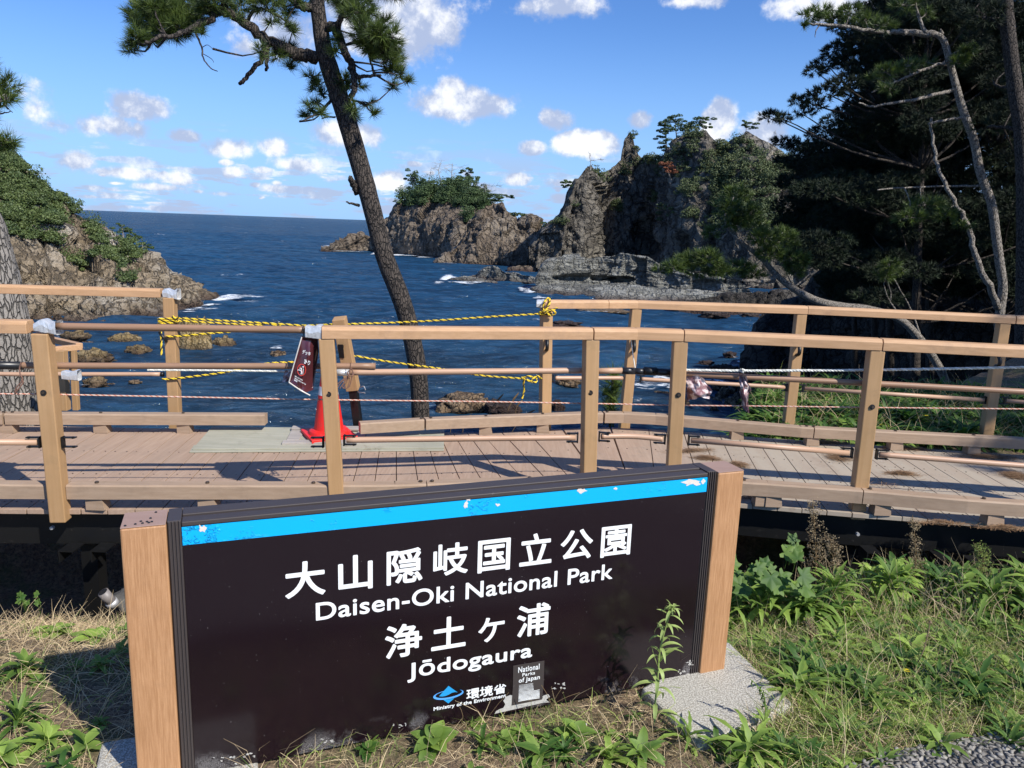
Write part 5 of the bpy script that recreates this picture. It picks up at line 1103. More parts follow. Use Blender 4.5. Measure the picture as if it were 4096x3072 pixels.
mb.lathe([(.165, .024), (.155, .05), (.13, .062), (.115, .064)], cb, 32); mb.build('base', M['cone_red'], cn, bevel=.004)
def cr_(z): return .118-(.118-.030)*(z-.06)/(.70-.06)
for z0, z1, mt, nm in ((.06, .345, 'cone_red', 'body'), (.345, .415, 'cone_white', 'band'), (.415, .52, 'cone_red', 'body'), (.52, .585, 'cone_white', 'band'), (.585, .70, 'cone_red', 'body')):
    MB().lathe([(cr_(z0)+(.001 if mt == 'cone_white' else 0), z0), (cr_(z1)+(.001 if mt == 'cone_white' else 0), z1)], cb, 36).build(nm, M[mt], cn, smooth=False)

# ---------------------------------------------------------------- text
def text_mesh(s, size, bold=0., spacing=1.):
    cu = bpy.data.curves.new('text', 'FONT'); cu.body = s; cu.size = size; cu.offset = bold*size; cu.space_character = spacing; cu.resolution_u = 6
    ob = bpy.data.objects.new('text', cu); col.objects.link(ob)
    dg = bpy.context.evaluated_depsgraph_get(); me = bpy.data.meshes.new_from_object(ob.evaluated_get(dg)); bpy.data.objects.remove(ob); bpy.data.curves.remove(cu)
    return me
def place_text(name, s, frame, box, mt, parent, bold=0., spacing=1., off=.0012):
    """frame: origin, right, up, normal; box: u0,u1,v0,v1 the ink must fill"""
    me = text_mesh(s, 1., 0., spacing); O, U, Vv, Nn = frame
    P = np.array([v.co[:] for v in me.vertices]); Fq = [tuple(p.vertices) for p in me.polygons]; lo, hi = P.min(0), P.max(0); u0, u1, v0, v1 = box; bpy.data.meshes.remove(me)
    ex = bold*(v1-v0 if len(s) > 2 else (v1-v0)); V = []; Fc = []; k = 12 if bold else 1     # strokes thickened by stacking shifted copies, each a hair prouder
    if not bold: ex = 0.
    for q in range(k):
        dx, dy = (ex*math.cos(2*math.pi*q/k), ex*math.sin(2*math.pi*q/k)) if k > 1 else (0, 0); b0 = len(V)
        for p in P:
            a = u0+ex+(p[0]-lo[0])/(hi[0]-lo[0])*(u1-u0-2*ex)+dx; b = v0+ex+(p[1]-lo[1])/(hi[1]-lo[1])*(v1-v0-2*ex)+dy
            V.append(tuple(O+U*a+Vv*b+Nn*(off+q*.00007)))
        Fc += [tuple(b0+i for i in f) for f in Fq]
    me = bpy.data.meshes.new(name); me.from_pydata(V, [], Fc); return link(name, me, M[mt], parent)

# ---------------------------------------------------------------- the park sign
TL, TR_ = onz(727, 2109, .88), onz(2829, 1909, .88)
U = unit(TR_-TL); Z3 = np.array([0, 0, 1.]); Nn = np.cross(U, Z3); O = np.array([TL[0], TL[1], 0.])   # Nn points at the viewer
PW = np.linalg.norm(TR_-TL)
def S(s, t, z): return O+U*s-Nn*t+Z3*z        # t: depth behind the face
sg = thing('park_sign', 'wide dark park sign with a blue top band and white lettering between wooden posts', 'sign', tuple(S(PW/2, .06, 0)))
def sbox(s0, s1, t0, t1, z0, z1): return MB().hexa([S(s0, t0, z0), S(s1, t0, z0), S(s1, t1, z0), S(s0, t1, z0), S(s0, t0, z1), S(s1, t0, z1), S(s1, t1, z1), S(s0, t1, z1)])
for s0, s1 in ((-.174, -.044), (PW+.044, PW+.170)):
    sbox(s0, s1, -.012, .122, -.03, .897).build('post', M['signpost'], sg, bevel=.006)
    sbox(s0+.001, s1-.001, -.011, .121, .8975, .900).build('post_cap', M['signcap'], sg, bevel=.001)
for a, b in ((-.118, .03), (-.100, .022), (-.092, .05), (-.086, .018), (-.094, .012), (-.132, .01), (-.112, .012), (-.16, .004), (-.08, .10)):
    MB().lathe([(.0045, .9), (.0035, .903), (.001, .904)], S(a, b, 0), 7).build('dropping', M['blackrub'], sg)
for s0, s1 in ((-.042, -.001), (PW+.001, PW+.042)):
    mb = sbox(s0, s1, .002, .118, -.01, .903)
    for i in range(4):
        c0 = s0+.003+i*(s1-s0)/4; MBx = sbox(c0, c0+.0055, -.003, .002, -.01, .902); mb.add(MBx.v, MBx.f)
    mb.build('channel', M['frame'], sg, bevel=.0015)
mb = sbox(0, PW, -.004, .045, .883, .899); q = sbox(0, PW, .055, .118, .883, .903); mb.add(q.v, q.f); q = sbox(0, PW, .045, .055, .870, .890); mb.add(q.v, q.f)
mb.build('top_rail', M['frame'], sg, bevel=.003)
sbox(0, PW, .0, .10, -.012, .8825).build('panel', M['panel'], sg)
sbox(0, PW, -.002, .0, .8195, .8805).build('blue_band', M['blue'], sg)
frame = (O, U, Z3, Nn)
def glyphs(chars, boxes, name='lettering', bold=.022):
    for ch, bx in zip(chars, boxes): place_text(name, ch, frame, bx, 'white', sg, bold)
def spx(x, y):     # photo point -> place on the sign face
    d = ray(x, y); t = ((O-CAMP)@Nn)/(d@Nn); p = CAMP+d*t-O; return p@U, p[2]
def bx(l, r, t, b, xm=None):
    """box on the sign face from the left/right ink edges and top/bottom ink points in the photo"""
    return (spx(*l)[0], spx(*r)[0], spx(*b)[1], spx(*t)[1])
c2 = lambda x, y: (1000+x/2.212, 1950+y/2.212)
c3 = lambda x, y: (1800+x/2.212, 1950+y/2.212)
glyphs('大山隠岐', [bx(c2(307, 800), c2(668, 900), c2(480, 652), c2(330, 985)), bx(c2(780, 800), c2(1085, 800), c2(930, 596), c2(800, 925)), bx(c2(1208, 700), c2(1526, 700), c2(1490, 526), c2(1230, 866)), bx(c2(1620, 700), c2(1928, 650), c2(1835, 484), c2(1640, 790))])
glyphs('国立公園', [bx(c3(245, 600), c3(532, 600), c3(530, 441), c3(262, 758)), bx(c3(614, 600), c3(900, 550), c3(765, 404), c3(630, 698)), bx(c3(978, 500), c3(1262, 500), c3(1165, 366), c3(1010, 650)), bx(c3(1334, 500), c3(1600, 450), c3(1598, 323), c3(1350, 620))])
glyphs('浄土', [bx(c2(1193, 1350), c2(1522, 1320), c2(1370, 1203), c2(1230, 1517)), bx(c2(1603, 1350), c2(1907, 1350), c2(1760, 1141), c2(1620, 1445))])
glyphs('ケ浦', [bx(c3(249, 1270), c3(483, 1180), c3(335, 1151), c3(310, 1370)), bx(c3(590, 1200), c3(884, 1150), c3(840, 1013), c3(615, 1328))])
def line(txt, l, r, t, b, bold=.024, mt='white', nm='lettering'): place_text(nm, txt, frame, bx(l, r, t, b), mt, sg, bold, 1.04)
line('Daisen-Oki National Park', c2(582, 1100), c3(1440, 720), c2(1640, 878), c2(600, 1176))
c4b = lambda x, y: (1500+x/2.458, 2450+y/2.458)
line('Jōdogaura', c4b(317, 600), c4b(1543, 420), c4b(700, 430), c4b(925, 584))
z5 = lambda x, y: (1660+x/3.687, 2580+y/3.687)
for ch, bb in (('環', (z5(757, 700), z5(948, 700), z5(860, 640), z5(790, 803))), ('境', (z5(953, 700), z5(1148, 680), z5(1050, 602), z5(980, 768))), ('省', (z5(1160, 650), z5(1342, 600), z5(1260, 572), z5(1200, 728)))):
    place_text('lettering', ch, frame, bx(*bb), 'white', sg, .022)
line('Ministry of the Environment', z5(272, 950), z5(1340, 760), z5(290, 912), z5(285, 982), .035)
# ministry emblem: a blue diamond cut by a paler tilted ring
def fpoly(pts, mt, nm, off=.0015):
    me = bpy.data.meshes.new(nm); V = []
    for p in pts:
        s_, z_ = spx(*p); V.append(tuple(O+U*s_+Z3*z_+Nn*off))
    me.from_pydata(V, [], [tuple(range(len(V)))])
    bm = bmesh.new(); bm.from_mesh(me); bmesh.ops.triangulate(bm, faces=bm.faces); bm.to_mesh(me); bm.free()
    return link(nm, me, M[mt], sg)
fpoly([z5(*p) for p in ((352, 752), (493, 600), (628, 696), (590, 690), (545, 700), (500, 726), (450, 748), (400, 757))], 'bluef', 'emblem')
fpoly([z5(*p) for p in ((412, 802), (470, 802), (520, 795), (580, 778), (490, 858))], 'bluef', 'emblem')
V = []; n = 48
oc = np.array((490, 727)); ic = np.array((496, 716))
for j in range(n):
    t = 2*math.pi*j/n; ct_, st_ = math.cos(t), math.sin(t)
    for c_, (ra, rb) in ((oc, (227, 66)), (ic, (200, 50))):
        x_, y_ = ra*ct_, rb*st_; r__ = -.19; q = c_+[x_*math.cos(r__)-y_*math.sin(r__), x_*math.sin(r__)+y_*math.cos(r__)]; s_, z_ = spx(*z5(*q)); V.append(tuple(O+U*s_+Z3*z_+Nn*.0019))
me = bpy.data.meshes.new('emblem_ring'); me.from_pydata(V, [], [(2*j, 2*((j+1) % n), 2*((j+1) % n)+1, 2*j+1) for j in range(n) if not 33 < j < 44]); link('emblem_ring', me, M['bluel'], sg)
# peeling sticker, low on the panel
st = fpoly([z5(*p) for p in ((1447, 300), (1905, 224), (1893, 600), (1870, 800), (1420, 890), (1440, 620))], 'frame', 'sticker', .0022)
st['label'] = 'peeling black sticker with white lines low on the panel'
for txt, bb in (('National', ((1518, 350), (1830, 330), (1600, 308), (1520, 404))), ('Parks', ((1578, 430), (1765, 400), (1700, 392), (1590, 456))), ('of Japan', ((1525, 520), (1835, 480), (1560, 480), (1720, 534)))):
    u0, u1, v0, v1 = bx(*[z5(*p) for p in bb]); v1 = max(v1, v0+.014); place_text('lettering', txt, (O, U, Z3, Nn), (u0, u1, v0, v1), 'white', st, .02, 1.08, .0034)
mb = MB()
for i in range(15):
    x0, x1 = 1530-i*.7, (1735+i*2 if i < 7 else 1832); y0 = 590+i*16.5; hh = 1.9+i*.28
    ps = [spx(*z5(x_, y_-(x_-x0)*.165+3*math.sin(x_*.02+i))) for x_, y_ in ((x0, y0-hh), ((x0+x1)/2, y0-hh), (x1, y0-hh), (x1, y0+hh), ((x0+x1)/2, y0+hh), (x0, y0+hh))]
    mb.add([O+U*a+Z3*b+Nn*.0034 for a, b in ps], [(0, 1, 4, 5), (1, 2, 3, 4)])
mb.build('white_lines', M['white'], st)
def blob(px_, py_, rx, ry, mt, nm, off=.0026, seed=0, conv=lambda *a: a, n=26, par=None, rag=.35):
    return fpoly([conv(px_+rx*(1+rag*noise.noise(Vector((math.cos(2*math.pi*j/n)*1.6, math.sin(2*math.pi*j/n)*1.6, seed*3.7)))*2)*math.cos(2*math.pi*j/n), py_+ry*(1+rag*noise.noise(Vector((math.sin(2*math.pi*j/n)*1.6, math.cos(2*math.pi*j/n)*1.6, seed*5.1)))*2)*math.sin(2*math.pi*j/n)) for j in range(n)], mt, nm, off)
fpoly([z5(*p) for p in ((1170, 1012), (1195, 970), (1250, 940), (1300, 925), (1330, 870), (1300, 820), (1340, 760), (1400, 735), (1440, 740), (1420, 890), (1870, 800), (1890, 745), (1960, 720), (1990, 760), (1930, 800), (1985, 840), (1870, 852))], 'lichen', 'flaked_patch', .0016)
for i, (x_, y_, rx, ry) in enumerate([(1865, 2022, 9, 15), (1988, 2018, 9, 6), (1873, 1997, 8, 6), (2322, 1960, 18, 11), (2765, 1930, 30, 14), (2830-20, 1925, 10, 8), (806, 2112, 16, 14), (2462, 1953, 7, 6)]):
    blob(x_, y_, rx, ry, 'flake', 'bare_flake', .003, i, rag=.5)
for i, (x_, y_, rx, ry) in enumerate([(1600, 2900, 28, 10), (900, 3040, 60, 16), (1000, 3020, 30, 9), (1310, 2962, 26, 9), (2150, 2780, 40, 16), (2240, 2742, 22, 14), (2730, 2690, 22, 12), (2760, 2650, 10, 10)]):
    for q in range(7): blob(x_+rnd.uniform(-rx, rx), y_+rnd.uniform(-ry, ry), rnd.uniform(2, 8), rnd.uniform(1.5, 4), 'lichen', 'pale_flake', .0014, i*9+q, n=12, rag=.7)

# concrete footings under both posts
def footing(label, pts, zt):
    P = [onz(*p, zt) if not isinstance(p, np.ndarray) else p for p in pts]
    me_ = MB().hexa([*[q-[0, 0, .3]+unit(q-sum(P)/4)*.03 for q in P], *P]); o = me_.build('footing', M['concrete'], None, bevel=.012); return tag(o, label, 'footing', 'concrete footings of the sign')
footing('pale speckled concrete footing under the right post of the sign', [(2800, 2985), (3180, 2818), (2912, 2563), (2566, 2750)], .0)
A_ = S(-.34, -.20, 0); footing('concrete footing under the left post, half in the shade of the sign', [S(-.32, -.30, -.012), S(.20, -.30, -.012), S(.20, .28, -.012), S(-.32, .28, -.012)], -.012)

# drain pipe stub in a lump of concrete under the walkway
lump = onz(470, 2400, -.36)
V, Fc = ICO4; Pq = np.array([np.array(v)*(1+.3*noise.fractal(Vector(v)*1.2, 1., 2., 4)) for v in V])*[.15, .11, .085]+lump+[.075, .10, -.055]
tag(raw('concrete_lump', Pq, Fc, M['concrete2']), 'rough grey concrete lump beside the left sign post under the walkway', 'concrete')
dp = thing('drain_pipe', 'short grey pipe stub leaning left on the concrete lump', 'pipe', tuple(lump))
a3, b3 = aty(412, 2368, lump[1]-.05), aty(448, 2410, lump[1]-.02); MB().tube([a3, b3], .030, 18).build('tube', M['pvc'], dp, smooth=True)
d_ = unit(b3-a3); MB().tube([b3-d_*.012, b3+d_*.02], .034, 18).build('collar', M['zinc'], dp, smooth=True)
MB().tube([a3-d_*.001, a3-d_*.0015], .025, 16).build('opening', M['blackrub'], dp)

# ---------------------------------------------------------------- hanging notices
def sheet(name, label, rows, mt, wob=.0, group=None):
    """rows of photo points with depth offsets on the near railing, thickened into a laminated sheet"""
    V = []; nr_ = len(rows); nc = len(rows[0])
    G = np.array([[R_(x, y, o) for (x, y, o) in r] for r in rows])
    for du, dv in [(0, 0)]:
        n_ = 10; out = []
        for i in range(n_+1):
            fi = i/n_*(nr_-1); a = min(int(fi), nr_-2); ta = fi-a; row = []
            for j in range(n_+1):
                fj = j/n_*(nc-1); b = min(int(fj), nc-2); tb = fj-b
                p = (G[a, b]*(1-ta)+G[a+1, b]*ta)*(1-tb)+(G[a, b+1]*(1-ta)+G[a+1, b+1]*ta)*tb
                row.append(p+np.array([0, 1, 0])*wob*noise.noise(Vector((i*.5, j*.6, wob*90))))
            out.append(row)
        out = np.array(out)
    fr_ = out.reshape(-1, 3); bk_ = fr_+[0, .002, 0]; m_ = n_+1
    Fc_ = [(i*m_+j, i*m_+j+1, (i+1)*m_+j+1, (i+1)*m_+j) for i in range(n_) for j in range(n_)]
    k_ = len(fr_); F2 = [(a+k_, d+k_, c+k_, b+k_) for a, b, c, d in Fc_]
    rim = [i for i in range(m_)]+[i*m_+n_ for i in range(1, m_)]+[n_*m_+j for j in range(n_-1, -1, -1)]+[i*m_ for i in range(n_-1, 0, -1)]
    F3 = [(rim[i], rim[(i+1) % len(rim)], rim[(i+1) % len(rim)]+k_, rim[i]+k_) for i in range(len(rim))]
    T = thing(name, label, 'notice', tuple(G[0, 0]), group); raw('sheet', np.r_[fr_, bk_], Fc_+F2+F3, M[mt], T, smooth=True); return T, out
nt, grid = sheet('hanging_notice', 'maroon laminated warning notice hanging twisted from the bridging pipe', [[(1208, 1345, -.02), (1240, 1352, -.01), (1272, 1350, .02)], [(1196, 1400, -.03), (1240, 1410, -.04), (1274, 1410, .05)], [(1157, 1526, -.03), (1200, 1556, -.05), (1262, 1500, .04)], [(1158, 1532, -.03), (1215, 1572, -.05), (1252, 1560, .02)]], 'notice', .01)
def edge_strip(pts, r=.004): MB().tube(smoothpath([R_(*p) for p in pts], 12), r, 5).build('film_edge', M['plastic'], nt)
edge_strip([(1207, 1348, -.03), (1192, 1400, -.04), (1156, 1528, -.04)]); edge_strip([(1156, 1530, -.04), (1200, 1560, -.06), (1240, 1582, -.05)], .005)
w6 = lambda x, y: (1100+x/3.3175, 1280+y/3.3175)
def ntext(s, box, mt='white', rot=.32, off=-.062, bold=.02):
    (x0, y0), (x1, y1) = box; a = R_(*w6(x0, y0), off); b = R_(*w6(x1, y0+(x1-x0)*rot), off); c_ = R_(*w6(x0-(y1-y0)*.25, y1), off)
    me_ = text_mesh(s, 1., bold); P = np.array([v.co[:] for v in me_.vertices]); lo, hi = P.min(0), P.max(0)
    for v in me_.vertices:
        u_ = (v.co.x-lo[0])/(hi[0]-lo[0]); v_ = 1-(v.co.y-lo[1])/(hi[1]-lo[1]); v.co = Vector(a+(b-a)*u_+(c_-a)*v_)
    me_.materials.clear(); link('lettering', me_, M[mt], nt)
ntext('デッキ', ((372, 390), (478, 445))); ntext('寄り', ((395, 515), (472, 580)))
ntext('【問い合わせ先】', ((265, 735), (368, 752)), rot=.55); ntext('環境省 国立公園管理', ((262, 762), (410, 778)), rot=.6); ntext('電話', ((256, 786), (300, 804)), rot=.5)
cc = w6(352, 663); mb = MB(); ring = [R_(cc[0]+16.5*math.cos(t), cc[1]+23*math.sin(t), -.062) for t in np.linspace(0, 2*math.pi, 26)]
mb.tube(ring, .0022, 5); mb.tube([R_(cc[0]-8, cc[1]-18, -.063), R_(cc[0]+7, cc[1]+19, -.063)], .0015, 5); mb.build('prohibition_ring', M['redink'], nt)
mb = MB(); wq = lambda x, y: R_(*w6(x, y), -.064)
mb.tube([wq(352, 640), wq(345, 670), wq(352, 700), wq(345, 720)], .0032, 6); mb.tube([wq(350, 640), wq(325, 640)], .002, 5); mb.tube([wq(345, 672), wq(315, 660), wq(300, 668)], .0022, 5); mb.tube([wq(375, 645), wq(368, 722)], .0018, 5); mb.lathe([(.0045, -.003), (.0045, .003)], wq(372, 622), 10)
mb.build('walker_pictogram', M['white'], nt)
sheet('hanging_notice', 'small torn maroon notice half hidden behind the twisted one', [[(1140, 1480, .1), (1170, 1482, .1)], [(1128, 1530, .1), (1160, 1525, .1)]], 'notice_pale', .02)
sheet('hanging_notice', 'crumpled faded notice sagging right of the fourth near post', [[(2748, 1512, .03), (2790, 1500, .02), (2812, 1512, .06)], [(2746, 1560, .03), (2795, 1570, -.02), (2851, 1566, .06)], [(2750, 1608, .05), (2790, 1590, .0), (2835, 1594, .08)]], 'notice_pale', .05)
sheet('hanging_notice', 'narrow torn faded notice dangling from the white rope', [[(2960, 1496, .03), (2980, 1500, .0)], [(2958, 1530, .02), (3005, 1556, .03)], [(2962, 1580, .02), (2994, 1580, .05)], [(2976, 1640, .03), (2994, 1652, .04)]], 'notice_pale', .05)

# ---------------------------------------------------------------- pebble path in the near right corner
PB = [(3420, 3075), (3560, 3020), (3700, 2990), (3850, 2965), (4000, 2952), (4096, 2945), (4400, 2930)]
Pp = [onz(x, y, 0.) for x, y in PB]; V = [(p[0], p[1], .012) for p in Pp]; n = len(V)
Vb = [(x_, -6., .012) for x_ in np.linspace(-6, 8, n)]
L0 = [(-6, 1.2, .012)]+[(-.6, 1.45, .012)]+V+[(8, 2.2, .012)]; Lb = [(q[0], -12., .012) for q in L0]; k_ = len(L0)
tag(raw('pebble_path', L0+Lb, [(k_+i, k_+i+1, i+1, i) for i in range(k_-1)], M['pebble']), kind='structure')
V5, F5 = icos(2); PV = []; PF = []; PA = []
def yb_(x_): return float(np.interp(x_, [q[0] for q in L0], [q[1] for q in L0]))
pts_ = []
for i in range(5200):
    x_ = rnd.uniform(.9, 2.4); y_ = rnd.uniform(1.3, yb_(x_)+.01)
    pts_.append((x_, y_))
keep = []; cell = {}
for p in pts_:
    kx_, ky_ = int(p[0]/.02), int(p[1]/.02)
    if any((p[0]-q[0])**2+(p[1]-q[1])**2 < .019**2 for i in (-1, 0, 1) for j in (-1, 0, 1) for q in cell.get((kx_+i, ky_+j), [])): continue
    cell.setdefault((kx_, ky_), []).append(p); keep.append(p)
for p in keep:
    a_ = rnd.uniform(0, 3.14); r1, r2 = rnd.uniform(.008, .013), rnd.uniform(.006, .009); b_ = len(PV)//1
    c_, s_ = math.cos(a_), math.sin(a_)
    Q = V5*[r1, r2, .007]; Q = np.stack([Q[:, 0]*c_-Q[:, 1]*s_+p[0], Q[:, 0]*s_+Q[:, 1]*c_+p[1], Q[:, 2]+.014], 1)
    PV.append(Q); PF.append(F5+len(V5)*(len(PV)-1)); PA += [rnd.random()]*len(V5)
M['pebble_stone'] = mat('pebble_stone', lambda k: bsdf(k, k.mix(k.n('ShaderNodeAttribute', attribute_name='tone').outputs['Fac'], (.07, .065, .058), (.28, .26, .225)), .6))
tag(raw('pebbles', np.concatenate(PV), np.concatenate(PF), M['pebble_stone'], smooth=True, attr=PA), 'rounded grey pebbles set in the path at the lower right corner', 'pebbles', kind='stuff')

# ---------------------------------------------------------------- plants
def blade_field(n, region, zfn, L, W, lay, curve=.5, seed=1, tones=(0, 1)):
    """curved grass blades; lay 0 upright .. 1 lying; returns verts, quads, tone"""
    rg = np.random.default_rng(seed); XY = region(rg, n); k = len(XY); z = np.array([zfn(x, y) for x, y in XY])
    B = np.c_[XY, z-.004]; az = rg.uniform(0, 2*math.pi, k); h = np.stack([np.cos(az), np.sin(az), np.zeros(k)], 1)
    ln = L*rg.uniform(.4, 1.2, k)[:, None]; ly = np.clip(lay+rg.normal(0, .18, k), 0, 1.05)[:, None]; upv = np.array([0, 0, 1.])
    d1 = unit(h*ly+upv*(1-ly)*1.0+[0, 0, .04]); d2 = unit(d1+h*curve*rg.uniform(.2, 1.2, (k, 1))-upv*curve*.5*rg.uniform(0, 1, (k, 1)))
    s = unit(np.cross(d1, rg.normal(0, 1, (k, 3))))*W
    p1 = B+d1*ln*.5; p2 = p1+d2*ln*.5; p2[:, 2] = np.maximum(p2[:, 2], z+.002+.01*rg.random(k))
    V = np.stack([B-s, B+s, p1+s*.8, p1-s*.8, p2+s*.25, p2-s*.25], 1).reshape(-1, 3)
    i0 = np.arange(k)[:, None]*6; Fq = np.concatenate([i0+[0, 1, 2, 3], i0+[3, 2, 4, 5]])
    return V, Fq, np.repeat(rg.uniform(*tones, k), 6)
def onpath(x, y): return (y < yb_(x)-.02)
def reg(x0, x1, y0, y1, dens=None, path=False):
    def f(rg, n):
        X = rg.uniform(x0, x1, n); Y = rg.uniform(y0, y1, n); ok = np.ones(n, bool)
        if dens is not None: ok &= rg.random(n) < np.array([dens(a, b) for a, b in zip(X, Y)])
        if not path: ok &= np.array([not onpath(a, b) for a, b in zip(X, Y)])
        # keep the footings bare
        P = np.c_[X, Y]; s = (P-O[:2])@U[:2]; t = -(P-O[:2])@Nn[:2]
        ok &= ~((s > -.3) & (s < .18) & (t > -.28) & (t < .26) & (rg.random(n) < .97))
        cf = FOOT
        ins = np.ones(n, bool)
        for i in range(4):
            a, b = cf[i], cf[(i+1) % 4]; ins &= ((b[0]-a[0])*(Y-a[1])-(b[1]-a[1])*(X-a[0])) > 0
        ok &= ~(ins & (rg.random(n) < .985))
        return P[ok]
    return f
FOOT = [onz(*p, 0.)[:2] for p in [(2800, 2985), (3180, 2818), (2912, 2563), (2566, 2750)]]
cl_ = lambda x, y, s=1.2, o=0.: noise.fractal(Vector((x*s+o, y*s, .2)), 1., 2., 3)
# dryness map: 1 dry, 0 green
def dry(x, y):
    d = .5+cl_(x, y, 1.6)*.9
    if y < 2.6 and x < 1.5: d += .15
    if x > 1.2 and y > 3.0: d -= .35
    if x > 1.2 and y < 2.9: d += .45
    if x < -1.5 and y > 3.: d += .5
    return min(max(d, 0), 1)
def dgreen(x, y):
    g = 1-dry(x, y)
    if x > 1.0 and y > 2.8: g += .25
    if y > 4. and x < 0: g = 0
    return min(max(g, 0.04), 1)
def grow(name, label, parts, mt):
    Vs = []; Fs = []; As = []; b = 0
    for V, Fq, A_ in parts: Vs.append(V); Fs.append(Fq+b); As.append(A_); b += len(V)
    return tag(raw(name, np.concatenate(Vs), np.concatenate(Fs), M[mt], attr=np.concatenate(As)), label, 'grass', kind='stuff')
grow('dry_grass', 'matted dry grass and pine litter around the sign', [blade_field(70000, reg(-2.6, 2.9, 1.35, 4.8, lambda x, y: .25+.75*dry(x, y)), gz, .10, .0011, .86, .5, 11, (.2, 1)),
                          blade_field(16000, reg(-2.6, 3.2, 1.35, 4.6, lambda x, y: .3+.5*dry(x, y)), gz, .17, .0011, .55, .7, 12, (.4, 1)),
                          blade_field(420, reg(.9, 3.4, 2.4, 4.2), gz, .32, .0012, .3, .7, 14, (.5, 1)), blade_field(1500, reg(1.2, 4.2, 3.6, 4.25), gz, .30, .0014, .25, .6, 17, (.3, 1)), blade_field(26000, reg(.95, 3.6, 2.0, 4.2), gz, .15, .0012, .65, .7, 16, (.3, 1)), blade_field(1600, reg(2.2, 6.5, 6.7, 9.), gz, .35, .0025, .35, .8, 15, (.2, .8))], 'straw')
grow('green_grass', 'green grass tufts between the weeds', [blade_field(30000, reg(-2.5, 3.2, 1.35, 4.3, dgreen), gz, .11, .0016, .5, .7, 21), blade_field(20000, reg(1., 3.6, 2.0, 4.2), gz, .15, .0018, .45, .8, 22, (.2, 1)), blade_field(2500, reg(2.2, 7.5, 6.6, 9.4), gz, .26, .003, .4, .8, 23)], 'grass_green')

def leafmesh(V, Fs, A, base, d, L, Wd, droop, tone, fold=.25, n=5, teeth=0.):
    """one broad leaf as a folded, drooping ribbon with a midrib"""
    d = np.array(d, float); h = np.array([d[0], d[1], 0]); h = h/(np.linalg.norm(h)+1e-6); s = np.array([-h[1], h[0], 0]); b = len(V); p = np.array(base, float); el = math.atan2(d[2], np.hypot(d[0], d[1]))
    for i in range(n+1):
        t = i/n; wv = Wd*math.sin(math.pi*min(1, (t*.92+.06))**.8)*(1 if t < 1 else 0)*(1+teeth*(-1)**i); up_ = np.array([-h[0]*math.sin(el), -h[1]*math.sin(el), math.cos(el)])
        V += [p-s*wv+up_*wv*fold, p, p+s*wv+up_*wv*fold]; A += [tone+.08, tone-.12, tone+.08]
        p = p+(h*math.cos(el)+np.array([0, 0, 1])*math.sin(el))*L/n; el -= droop/n
    for i in range(n):
        a = b+3*i; Fs += [(a, a+1, a+4, a+3), (a+1, a+2, a+5, a+4)]
def rosette_data(seed, n, L, Wd, el0=.9, droop=1.4, teeth=0., rmin=.35):
    r_ = random.Random(seed); V = []; Fs = []; A = []; t0 = r_.uniform(.2, .7)
    for i in range(n):
        a = i*2.4+r_.uniform(-.2, .2); f = i/n; el = el0*(.25+f*.9)+r_.uniform(-.1, .15); l = L*(1-.45*f)*r_.uniform(.75, 1.1)
        leafmesh(V, Fs, A, (0, 0, .004+.03*f), (math.cos(a)*math.cos(el), math.sin(a)*math.cos(el), math.sin(el)), l, Wd*r_.uniform(.8, 1.15)*(1-.2*f), droop*r_.uniform(.6, 1.2), min(max(t0+r_.uniform(-.25, .3), .1), .95), teeth=teeth, n=7)
    return np.array(V), np.array(Fs), np.array(A)
protos = [rosette_data(i, r[0], r[1], r[2], r[3], r[4], r[5]) for i, r in enumerate([(16, .17, .016, .9, 1.5, .18), (20, .20, .015, 1.0, 1.6, .10), (12, .11, .022, .6, 1.0, 0), (14, .13, .018, .8, 1.2, 0), (22, .22, .014, 1.1, 1.7, .22), (10, .09, .024, .7, .8, 0), (11, .19, .012, 1.0, 1.9, .24), (26, .17, .010, 1.2, 1.4, .06), (9, .13, .016, .9, 1.3, .1), (17, .11, .011, .8, 1.6, .14), (14, .24, .011, 1.2, 2.0, .26), (7, .10, .019, .9, 1.1, .05)])]
pm = []
for i, (V, Fq, A_) in enumerate(protos):
    o = raw('proto', V, Fq, M['weed'], attr=A_); pm.append(o.data); bpy.data.objects.remove(o)
def weed(px_, py_, kind, sc, label, z=0., name='leafy_weed'):
    kind += 6*(rnd.random() < .5)
    p = onz(px_, py_, z)
    for _ in range(3): p = onz(px_, py_, gz(p[0], p[1]))
    o = bpy.data.objects.new(name, pm[kind]); col.objects.link(o); o.location = (p[0], p[1], gz(p[0], p[1])-.003); o.scale = (sc*rnd.uniform(.8, 1.1), sc*rnd.uniform(.8, 1.1), sc*rnd.uniform(.8, 1.3)); o.rotation_euler = (rnd.uniform(-.3, .3), rnd.uniform(-.3, .3), rnd.uniform(0, 6.28))
    return tag(o, label, 'weed', 'leafy weeds round the sign')
